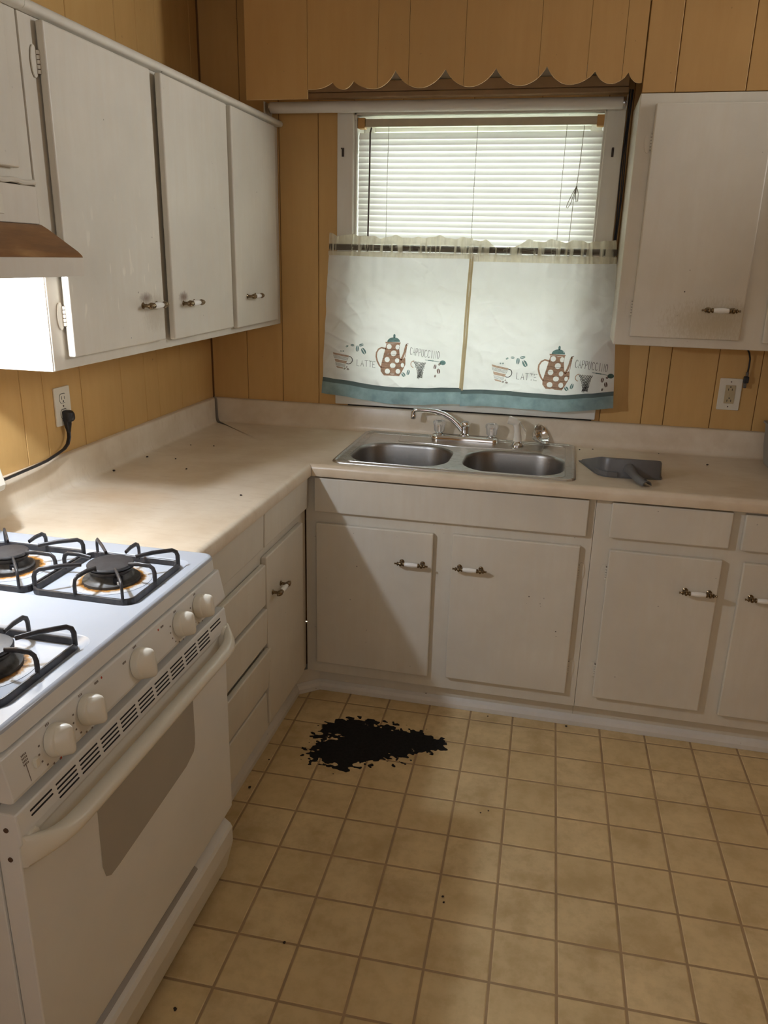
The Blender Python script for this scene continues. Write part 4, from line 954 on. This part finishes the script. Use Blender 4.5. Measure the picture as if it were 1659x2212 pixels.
def curtain(Sf, label, prx, prz, seam_left, seed):
    c = thing('cafe_curtain', Sf(0.5, 1.0), label, 'curtain', None)
    NU, NV = 170, 150
    def patch(name, t0, t1, nv, mat, off=0.0, u0=0.0, u1=1.0, nu=NU, ruff=0.0):
        vs = []; fs = []
        for j in range(nv+1):
            for i in range(nu+1):
                u = u0+(u1-u0)*i/nu; t = t0+(t1-t0)*j/nv; p = Sf(u, t); p.y += off
                if ruff: p.y -= ruff*abs(sin(u*75+seed+1.2*sin(u*31)))*(0.7+0.5*sin(u*47)); p.z += ruff*(0.9*sin(u*40+seed*2)+0.5*sin(u*83))*max(0, 1-t/0.05)
                vs.append(p)
        for j in range(nv):
            for i in range(nu):
                a = j*(nu+1)+i; fs.append((a, a+1, a+nu+2, a+nu+1))
        return MB().mat(mat).add(vs, fs).build(name, c, smooth=True, angle=180, fixn=False)
    patch('cloth', 0.125, 0.905, NV, 'curtain')
    patch('header', 0.0, 0.128, 22, 'header', -0.004, ruff=0.0034)
    patch('hem_seam', 0.895, 0.922, 4, 'tealdark', -0.0008)
    patch('hem_band', 0.918, 1.0, 14, 'teal', 0.0)
    if seam_left: patch('side_hem', 0.10, 0.90, 50, 'hemtan', -0.0012, 0.0, 0.014, 2)
    else: patch('side_hem', 0.10, 0.90, 50, 'hemtan', -0.0012, 0.986, 1.0, 2)
    # ---- printed motif, laid on the cloth
    xt = lambda x, z: None
    def at(cx, cy, lift):
        x = prx+0.000362*cx-0.000001*cy; z = prz-0.000354*cy+0.000014*cx
        # invert S for (x, z): two fixed-point passes
        u, t = 0.5, 0.8
        for _ in range(10):
            p = Sf(u, t); q = Sf(min(1, u+0.01), t); w = Sf(u, min(1.0, t+0.01) if t < 0.98 else t-0.01)
            dux = (q.x-p.x)/0.01 if abs(q.x-p.x) > 1e-6 else 0.55; dtz = (w.z-p.z)/(0.01 if t < 0.98 else -0.01)
            u += (x-p.x)/dux; t += (z-p.z)/dtz; u = min(0.999, max(0, u)); t = min(1, max(0.1, t))
        p = Sf(u, t); return Vector((x, p.y-0.0007-lift, z))
    pr = MB()
    def poly(pts, key, lift):
        pr.mat(key); bm = bmesh.new(); vs = [bm.verts.new((p[0], p[1], 0)) for p in pts]; bm.faces.new(vs)
        bmesh.ops.triangulate(bm, faces=bm.faces); bm.verts.index_update()
        # refine long triangles a little so the print follows the folds
        bmesh.ops.subdivide_edges(bm, edges=[e for e in bm.edges if e.calc_length() > 60], cuts=2, use_grid_fill=True); bmesh.ops.triangulate(bm, faces=bm.faces)
        bm.verts.index_update()
        pr.add([at(v.co.x, v.co.y, lift) for v in bm.verts], [tuple(v.index for v in f.verts) for f in bm.faces]); bm.free()
    def ell(cx, cy, rx, ry, rot=0, key='p_teal', lift=0.0004, n_=18):
        a = radians(rot); poly([(cx+rx*cos(q)*cos(a)-ry*sin(q)*sin(a), cy+rx*cos(q)*sin(a)+ry*sin(q)*cos(a)) for q in [2*pi*k/n_ for k in range(n_)]], key, lift)
    def line(pts, w, key='p_ink', lift=0.0006):
        pr.mat(key); L_, R_ = [], []; N_ = len(pts)
        for i in range(N_):
            (x0, y0), (x1, y1) = pts[max(i-1, 0)], pts[min(i+1, N_-1)]; dx, dy = x1-x0, y1-y0; L = sqrt(dx*dx+dy*dy) or 1
            kx = w*0.3*(-1 if i == 0 else (1 if i == N_-1 else 0)); c = pts[i][0]+dx/L*kx, pts[i][1]+dy/L*kx
            L_.append(at(c[0]-dy/L*w/2, c[1]+dx/L*w/2, lift)); R_.append(at(c[0]+dy/L*w/2, c[1]-dx/L*w/2, lift))
        pr.add(L_+R_, [(i, i+1, N_+i+1, N_+i) for i in range(N_-1)])
    def arc(cx, cy, rx, ry, a0, a1, w, key, n_=12):
        line([(cx+rx*cos(radians(a0+(a1-a0)*k/n_)), cy+ry*sin(radians(a0+(a1-a0)*k/n_))) for k in range(n_+1)], w, key)
    def bean(cx, cy, rx, ry, rot, key='p_teal'):
        a = radians(rot)
        for sg in (-1, 1):          # two halves with a pale slit between them
            pts_ = []
            for k in range(11):
                q = pi*k/10
                if rx > ry: px_, py_ = rx*cos(q), sg*(ry*sin(q)*0.86+ry*0.16)
                else: px_, py_ = sg*(rx*sin(q)*0.86+rx*0.16), ry*cos(q)
                pts_.append((cx+px_*cos(a)-py_*sin(a), cy+px_*sin(a)+py_*cos(a)))
            poly(pts_, key, 0.0004)
    # cup with zigzag bands
    poly([(215, 308), (395, 345), (388, 364), (222, 330)], 'p_tan', 0.0004); poly([(236, 380), (374, 408), (364, 436), (246, 412)], 'p_tan', 0.0004); poly([(252, 460), (335, 480), (326, 492), (264, 478)], 'p_tan', 0.0004)
    for (xa, ya, xb, yb2) in ((222, 340, 388, 374), (226, 352, 386, 386), (230, 364, 380, 396), (246, 424, 358, 448), (250, 436, 354, 458), (252, 448, 350, 470)):
        line([(xa+(xb-xa)*k/22, ya+(yb2-ya)*k/22+(4 if k % 2 else -4)) for k in range(23)], 3.2, 'p_ink')
    arc(392, 396, 42, 42, -85, 120, 8, 'p_ink')
    for b in ((373, 242, 15, 9, -30), (430, 232, 20, 11, 5), (487, 268, 17, 34, 0), (533, 228, 28, 14, -15), (560, 295, 22, 38, -30), (307, 295, 9, 7, 20), (333, 295, 10, 7, -20)): bean(*b)
    for b in ((348, 490, 13, 8, -30), (385, 498, 15, 9, 15), (372, 472, 9, 6, -20)): bean(*b, key='p_line')
    # lettering
    GLY = {'L': [[(0, 0), (0, 1), (0.8, 1)]], 'A': [[(0, 1), (0.45, 0), (0.9, 1)], [(0.18, 0.62), (0.72, 0.62)]], 'T': [[(0, 0), (1, 0)], [(0.5, 0), (0.5, 1)]], 'E': [[(0.85, 0), (0, 0), (0, 1), (0.85, 1)], [(0, 0.5), (0.6, 0.5)]],
           'C': [[(0.85, 0.16), (0.6, 0), (0.25, 0.03), (0.03, 0.3), (0.03, 0.72), (0.25, 0.97), (0.6, 1), (0.85, 0.84)]], 'P': [[(0, 1), (0, 0), (0.55, 0), (0.8, 0.12), (0.8, 0.38), (0.55, 0.52), (0, 0.52)]],
           'U': [[(0, 0), (0, 0.78), (0.22, 1), (0.6, 1), (0.82, 0.78), (0.82, 0)]], 'I': [[(0.4, 0), (0.4, 1)]], 'N': [[(0, 1), (0, 0), (0.8, 1), (0.8, 0)]], 'O': [[(0.42, 0), (0.1, 0.15), (0.02, 0.5), (0.1, 0.85), (0.42, 1), (0.74, 0.85), (0.82, 0.5), (0.74, 0.15), (0.42, 0)]]}
    def word(txt, x0, y0, adv, cw, chh, slope, key, wts=3.6, slant=0.0):
        for i, ch in enumerate(txt):
            for stk in GLY[ch]:
                line([(x0+i*adv+gx_*cw-gy_*slant, y0+(i*adv+gx_*cw)*slope+gy_*chh) for gx_, gy_ in stk], wts, key)
    word('LATTE', 487, 390, 45, 34, 66, 0.09, 'p_ink', 4.4)
    word('CAPPUCCINO', 1078, 248, 33.5, 26, 80, 0.135, 'p_ink', 4.2, 3)
    # coffee pot
    dots = ((847, 242, 28, 28), (938, 248, 22, 27), (900, 314, 31, 31), (832, 382, 29, 29), (940, 393, 23, 27), (893, 448, 30, 30), (996, 446, 18, 26), (833, 514, 30, 30), (948, 515, 25, 28))
    body = [(816, 210), (962, 214), (957, 268), (966, 345), (978, 380), (1026, 368), (1028, 440), (992, 520), (962, 569), (795, 561), (758, 515), (757, 470), (776, 390), (800, 285), (808, 250)]
    loops = [body]+[[(a+c*cos(2*pi*k/16), b+d*sin(2*pi*k/16)) for k in range(16)] for a, b, c, d in dots]
    v_, f_ = bm_fill(loops, 0.0); pr.mat('p_brown'); pr.add([at(p[0], p[1], 0.0004) for p in v_], f_)
    poly([(804, 190), (970, 199), (964, 214), (808, 207)], 'p_brown', 0.0005)
    poly([(893+68*cos(radians(a)), 192-50*sin(radians(a))) for a in range(0, 181, 12)], 'p_teal', 0.0004); ell(900, 128, 12, 22, 0, 'p_teal')
    line([(806, 264), (762, 254), (728, 272), (706, 310), (704, 352), (718, 400), (742, 446), (760, 468)], 17, 'p_brown')
    line([(982, 384), (1000, 350), (1016, 300), (1026, 250), (1034, 226)], 22, 'p_brown'); line([(1026, 238), (1036, 214), (1052, 212)], 7, 'p_line'); line([(1010, 380), (1024, 350), (1030, 300), (1036, 250)], 6, 'p_brown')
    for yy, xa, xb in ((272, 804, 956), (322, 790, 962), (372, 780, 972), (418, 768, 1026), (470, 758, 1016), (540, 776, 978)): line([(xa, yy), ((xa+xb)/2, yy+5), (xb, yy+4)], 2.4, 'p_line')
    # lattice mug
    L0, L1 = (1120, 398), (1262, 415)
    for k in range(9):
        a = k/8
        xa = L0[0]+(L1[0]-L0[0])*a; ya = L0[1]+(L1[1]-L0[1])*a
        for s in (-1, 1):
            a2 = a+s*0.62; pts_ = []
            for m in range(9):
                q = m/8; aa = a+(a2-a)*q
                if aa < -0.001 or aa > 1.001: break
                left = 1120+46*max(0, min(1, (q-0.05)/0.7)); right = 1260-36*q; pts_.append((left+(right-left)*aa, ya+178*q))
            if len(pts_) > 1: line(pts_, 3.4, 'p_ink')
            a2 = a+s*0.62; pts_ = []
            for m in range(9):
                q = 1-m/8; aa = a+(a2-a)*(m/8)
                if aa < -0.001 or aa > 1.001: break
                left = 1120+46*max(0, min(1, (q-0.05)/0.7)); right = 1260-36*q; pts_.append((left+(right-left)*aa, 407+170*q))
            if len(pts_) > 1: line(pts_, 3.4, 'p_ink')
    arc(1122, 434, 34, 36, 100, 275, 9, 'p_tan')
    line([(1254, 379), (1290, 384)], 5, 'p_teal'); line([(1290, 384), (1340, 391)], 11, 'p_teal'); line([(1340, 391), (1412, 404)], 5, 'p_teal'); ell(1440, 412, 32, 25, 10, 'p_teal')
    for b in ((1008, 552, 18, 26, -35), (1060, 527, 16, 30, 15)): bean(*b)
    for b in ((1406, 428, 15, 11, -30), (1360, 455, 14, 25, 8), (1400, 502, 16, 28, -12), (1368, 555, 9, 15, 15)): bean(*b, key='p_line')
    pr.build('printed_motif', c, fixn=False)
    return c
dipL = lambda u: 0.004*sin(u*5)+0.012*u+0.003*sin(u*23)
dipR = lambda u: 0.002+0.034*exp(-((u-0.20)/0.075)**2)+0.016*exp(-((u-0.31)/0.05)**2)-0.006*exp(-((u-0.97)/0.04)**2)+0.002*sin(u*31)
SL = curt_geo(0.541, 1.091, 0.508, 1.074, 1.682, 1.066, 1.052, 1, dipL)
SR = curt_geo(1.092, 1.598, 1.074, 1.652, 1.672, 1.054, 1.076, 2, dipR)
curtain(SL, 'left cream cafe curtain printed with coffee motifs and a teal border', 0.478, 1.342, False, 1)
curtain(SR, 'right cream cafe curtain printed with coffee motifs and a teal border', 1.110, 1.325, True, 2)
rod = thing('curtain_rod', (1.07, CYB, 1.630), 'dark thin rod threaded through the gathered cafe curtains', 'curtain rod')
MB().mat('rod').tube([(0.536, CYB+0.012, 1.6335), (1.608, CYB+0.012, 1.634)], 0.0115, 10, squash=(1.0, 1.0)).build('bar', rod, smooth=True)
for x in (0.548, 1.598): MB().mat('rod').tube([(x, CYB+0.012, 1.6335), (x, -0.021, 1.6335)], 0.006, 8).build('return', rod, smooth=True)

# mini blind
bld = thing('mini_blind', (1.07, 0.03, 1.65), 'ivory mini blind hanging in the window behind the cafe curtains', 'blind')
box('headrail', bld, 0.655, 1.498, 0.012, 0.040, 2.061, 2.088, 'headrail', 0.002)
for x in (0.640, 1.507): box('end_bracket', bld, x-0.0135, x+0.0135, 0.006, 0.044, 2.056, 2.092, 'bracket', 0.002)
slat0 = None
SW, TILT = 0.0255, radians(67)
for k in range(47):
    z = 2.032-0.0205*k
    if slat0 is None:
        vs = []
        for x in (-0.4465, 0.4465):
            for q in range(6):
                a = (q/5-0.5)*SW; bow = 0.0022*(1-(2*q/5-1)**2)
                vs.append((x, a*cos(TILT)-bow*sin(TILT), a*sin(TILT)+bow*cos(TILT)))
        slat0 = MB().mat('slat').add(vs, [(q, q+1, q+7, q+6) for q in range(5)]).build('slat', bld, origin=(0, 0, 0), smooth=True, angle=180)
        WPOS[slat0.name] = Vector((1.075, 0.028, z)); slat0.location = WPOS[slat0.name]-WPOS[bld.name]; s = slat0
    else: s = inst(slat0, bld, (1.075, 0.028, z))
    s.rotation_euler = (random.uniform(-0.03, 0.03), random.uniform(-0.0015, 0.0015), 0)
box('bottom_rail', bld, 0.629, 1.521, 0.018, 0.040, 1.056, 1.070, 'slat', 0.002)
for x in (0.744, 1.075, 1.392): MB().mat('cordw').tube([(x, 0.0155, 2.061), (x-0.002, 0.0145, 1.85), (x, 0.0155, 1.070)], 0.0009, 6).build('ladder_cord', bld)
MB().mat('wand').tube([(0.679, 0.010, 2.058), (0.676, 0.004, 2.040), (0.676, 0.003, 1.90), (0.674, -0.004, 1.60)], 0.0032, 8).build('tilt_wand', bld, smooth=True)
mb = MB().mat('cordw'); kx, kz = 1.444, 1.858
mb.tube([(1.452, 0.008, 2.058), (1.449, 0.004, 1.95), (kx, 0.002, kz)], 0.0011, 6)
mb.tube([(kx, 0.002, kz), (1.432, 0.000, 1.835), (1.418, 0.0, 1.802), (1.414, 0.0, 1.788), (1.419, 0.0, 1.784), (1.428, 0.0, 1.800), (kx-0.001, 0.001, kz-0.004)], 0.0013, 6)
mb.tube([(kx, 0.002, kz), (1.452, 0.0, 1.835), (1.4525, 0.0, 1.808), (1.447, 0.0, 1.806), (1.443, 0.0, 1.83), (kx, 0.001, kz-0.002)], 0.0013, 6)
mb.tube([(kx, 0.002, kz), (1.437, 0.0, 1.81), (1.434, 0.0, 1.66)], 0.0011, 6)
mb.lathe([(0.0005, -0.004), (0.003, 0), (0.0005, 0.004)], 8, (kx, 0.001, kz)).build('pull_cord', bld)

# roller shade above the window
rs = thing('roller_shade', (0.95, -0.062, 2.117), 'white rolled-up vinyl shade spanning above the window', 'window shade')
MB().mat('roller').tube([(0.312, -0.062, 2.118), (1.572, -0.062, 2.1155)], 0.0195, 20).build('roll', rs, smooth=True, angle=50)
for x, s in ((0.312, -1), (1.572, 1)):
    MB().mat('steel').lathe([(0.0185, 0), (0.0185, 0.005), (0.004, 0.006), (0.003, 0.013)], 16, (x, -0.062, 2.118 if s < 0 else 2.1155), (s, 0, 0)).build('end_cap', rs, smooth=True, angle=40)
for x in (0.291, 1.584):
    MB().mat('ivory').box(x, x+0.0015, -0.085, -0.0002 if x < 1 else -0.0205, 2.098, 2.137).build('bracket', rs)

# loose cables between the window casing and the right cabinet
cb_ = thing('cable_bundle', (1.600, -0.02, 1.67), 'dark loose cables running down beside the right window casing', 'cable')
for k, (dx, r) in enumerate(((0.0, 0.0022), (0.0055, 0.0018), (0.0095, 0.0020))):
    MB().mat('black').tube([(1.5925+dx+0.002*sin(k+j*0.9), -0.010-0.004*cos(j+k), 2.165-j*0.05) for j in range(14)], r, 6).build('cable', cb_, smooth=True)

# ------------------------------------------------------------------ outlets and cords
ol = thing('wall_outlet', (0.003, -1.056, 1.155), 'ivory duplex outlet on the left wall with a black plug in it', 'outlet')
MB().mat('ivory').prism([(y, z) for y, z in rrect(-1.094, -1.019, 1.098, 1.213, 0.004, 3)], 'x', 0.0004, 0.006).build('cover_plate', ol, bevel=0.0015)
for z in (1.179, 1.133):
    f_ = MB().mat('ivory').prism([(-1.0565+0.0165*cos(a), z+0.0165*max(-0.8, min(0.8, sin(a)))*1.0) for a in [2*pi*k/24 for k in range(24)]], 'x', 0.0055, 0.0075).build('receptacle', ol)
    MB().mat('dark').prism([(-1.0565+0.0178*cos(a), z+0.0178*max(-0.82, min(0.82, sin(a)))) for a in [2*pi*k/24 for k in range(24)]], 'x', 0.0055, 0.00625).build('rim_shadow_gap', ol)
    m2 = MB().mat('dark').box(0.0072, 0.0078, -1.0640, -1.0620, z-0.003, z+0.007).box(0.0072, 0.0078, -1.0510, -1.0490, z-0.003, z+0.006).lathe([(0.0026, 0), (0.0026, 0.0006)], 10, (0.0072, -1.0565, z-0.0085), (1, 0, 0)); m2.build('slots', f_)
MB().mat('rust').lathe([(0.0028, 0), (0.0028, 0.0008)], 10, (0.006, -1.0565, 1.156), (1, 0, 0)).build('screw', ol)
pc = thing('power_cord', (0.03, -1.15, 1.02), 'flat black power cord plugged into the left outlet running behind the stove', 'power cord')
mb = MB().mat('black')
mb.loft([[(x, y, z) for y, z in rrect(-1.0565-w, -1.0565+w, 1.126-h_, 1.126+h_, 0.006, 4)] for x, w, h_ in ((0.0082, 0.013, 0.017), (0.020, 0.0135, 0.0175), (0.030, 0.012, 0.016), (0.036, 0.008, 0.011))], True, True, True)
mb.loft([[(x, y, z) for x, y in rrect(0.016-w, 0.016+w, -1.0580-w2, -1.0580+w2, 0.003, 3)] for z, w, w2 in ((1.118, 0.0075, 0.012), (1.100, 0.007, 0.0105), (1.085, 0.0055, 0.007), (1.076, 0.0045, 0.006))], True, True, True)
mb.build('plug', pc, smooth=True, angle=45)
cp_ = [(0.016, -1.058, 1.078), (0.018, -1.062, 1.062), (0.022, -1.078, 1.045), (0.027, -1.105, 1.036), (0.030, -1.145, 1.030), (0.034, -1.20, 1.0235), (0.036, -1.26, 1.0215), (0.037, -1.33, 1.020), (0.037, -1.41, 1.018), (0.030, -1.50, 1.015), (0.025, -1.60, 1.00)]
MB().mat('black').tube(cp_, 0.0050, 10, squash=(1.35, 0.8)).build('cable', pc, smooth=True)
og = thing('wall_outlet', (2.065, -0.003, 1.145), 'ivory plate with an almond GFCI outlet on the right of the back wall', 'outlet')
MB().mat('ivory').prism(rrect(2.0265, 2.1045, 1.0875, 1.2045, 0.004, 3), 'y', -0.006, -0.0004).build('cover_plate', og, bevel=0.0018)
gf = MB().mat('almond').prism(rrect(2.048, 2.083, 1.112, 1.180, 0.002, 2), 'y', -0.0085, -0.005).build('receptacle', og, bevel=0.0006)
m2 = MB().mat('dark')
for z in (1.163, 1.122):
    m2.box(2.0580, 2.0600, -0.0089, -0.0084, z-0.003, z+0.005).box(2.0710, 2.0730, -0.0089, -0.0084, z-0.003, z+0.005).lathe([(0.0024, 0), (0.0024, 0.0005)], 10, (2.0655, -0.0084, z+0.0105), (0, -1, 0))
m2.build('slots', gf)
for x in (2.0590, 2.0735): box('test_button', gf, x-0.006, x+0.006, -0.0100, -0.0084, 1.1425, 1.1505, 'almond', 0.0006)
for z in (1.192, 1.100): MB().mat('rust').lathe([(0.0022, 0), (0.0022, 0.0008)], 8, (2.0655, -0.006, z), (0, -1, 0)).build('screw', og)
hc = thing('hanging_cord', (2.11, -0.02, 1.19), 'short black cord with a plug hanging below the right cabinet', 'cord')
MB().mat('black').tube([(2.088, -0.030, 1.3375), (2.096, -0.026, 1.318), (2.107, -0.022, 1.300), (2.113, -0.020, 1.280), (2.114, -0.019, 1.255), (2.113, -0.018, 1.232)], 0.0032, 8).build('cable', hc, smooth=True)
MB().mat('greyplug').box(2.108, 2.117, -0.023, -0.014, 1.216, 1.232).mat('black').box(2.103, 2.120, -0.026, -0.011, 1.192, 1.216).mat('greyplug').box(2.105, 2.115, -0.024, -0.013, 1.174, 1.192).build('plug', hc, bevel=0.002)

# ------------------------------------------------------------------ crumbs
def crumb(x, y, z, r, label, grp):
    mb = MB().mat('crumb'); sd = random.random()*50
    prf = [(0.3, 0), (0.9, 0.25), (1.0, 0.55), (0.6, 0.9), (0.05, 1.0)]
    mb.lathe([(a*r, b*r*1.1) for a, b in prf], 8, (x, y, z+0.0002), (random.uniform(-0.2, 0.2), random.uniform(-0.2, 0.2), 1))
    vs = [Vector(p) for p in mb.v]
    mb.v = [tuple(p+Vector((noise.noise(p*400+Vector((sd, 0, 0))), noise.noise(p*400+Vector((0, sd, 0))), 0))*r*0.5) for p in vs]
    return tag(mb.build('crumb', smooth=True, angle=60), label, 'crumb', grp)
for x, y, r in ((0.06, -0.69, 0.0042), (0.165, -0.684, 0.0032), (0.262, -0.797, 0.0034), (0.05, -0.889, 0.0045), (0.121, -0.477, 0.0028), (0.208, -0.464, 0.0028), (0.55, -1.024, 0.0036)):
    crumb(x, y, 0.914, r, 'small dark crumb on the bare left worktop', 'dark crumbs on the left worktop')
for x, y, r in ((1.545, -0.09, 0.003), (1.595, -0.065, 0.003), (1.839, -0.055, 0.002), (1.993, -0.186, 0.004)):
    crumb(x, y, 0.914, r, 'small dark crumb on the worktop right of the sink', 'dark crumbs right of the sink')
for x, y, r in ((1.353, -1.095, 0.004), (1.331, -1.11, 0.004), (1.27, -1.465, 0.006), (1.275, -1.483, 0.005), (0.915, -1.703, 0.006), (0.74, -1.93, 0.007), (0.61, -1.174, 0.008), (0.617, -1.024, 0.005), (1.30, -0.575, 0.005), (1.582, -0.568, 0.007)):
    crumb(x, y, 0.0, r*0.62, 'small dark bit of debris on the tan tile floor', 'dark debris on the floor')
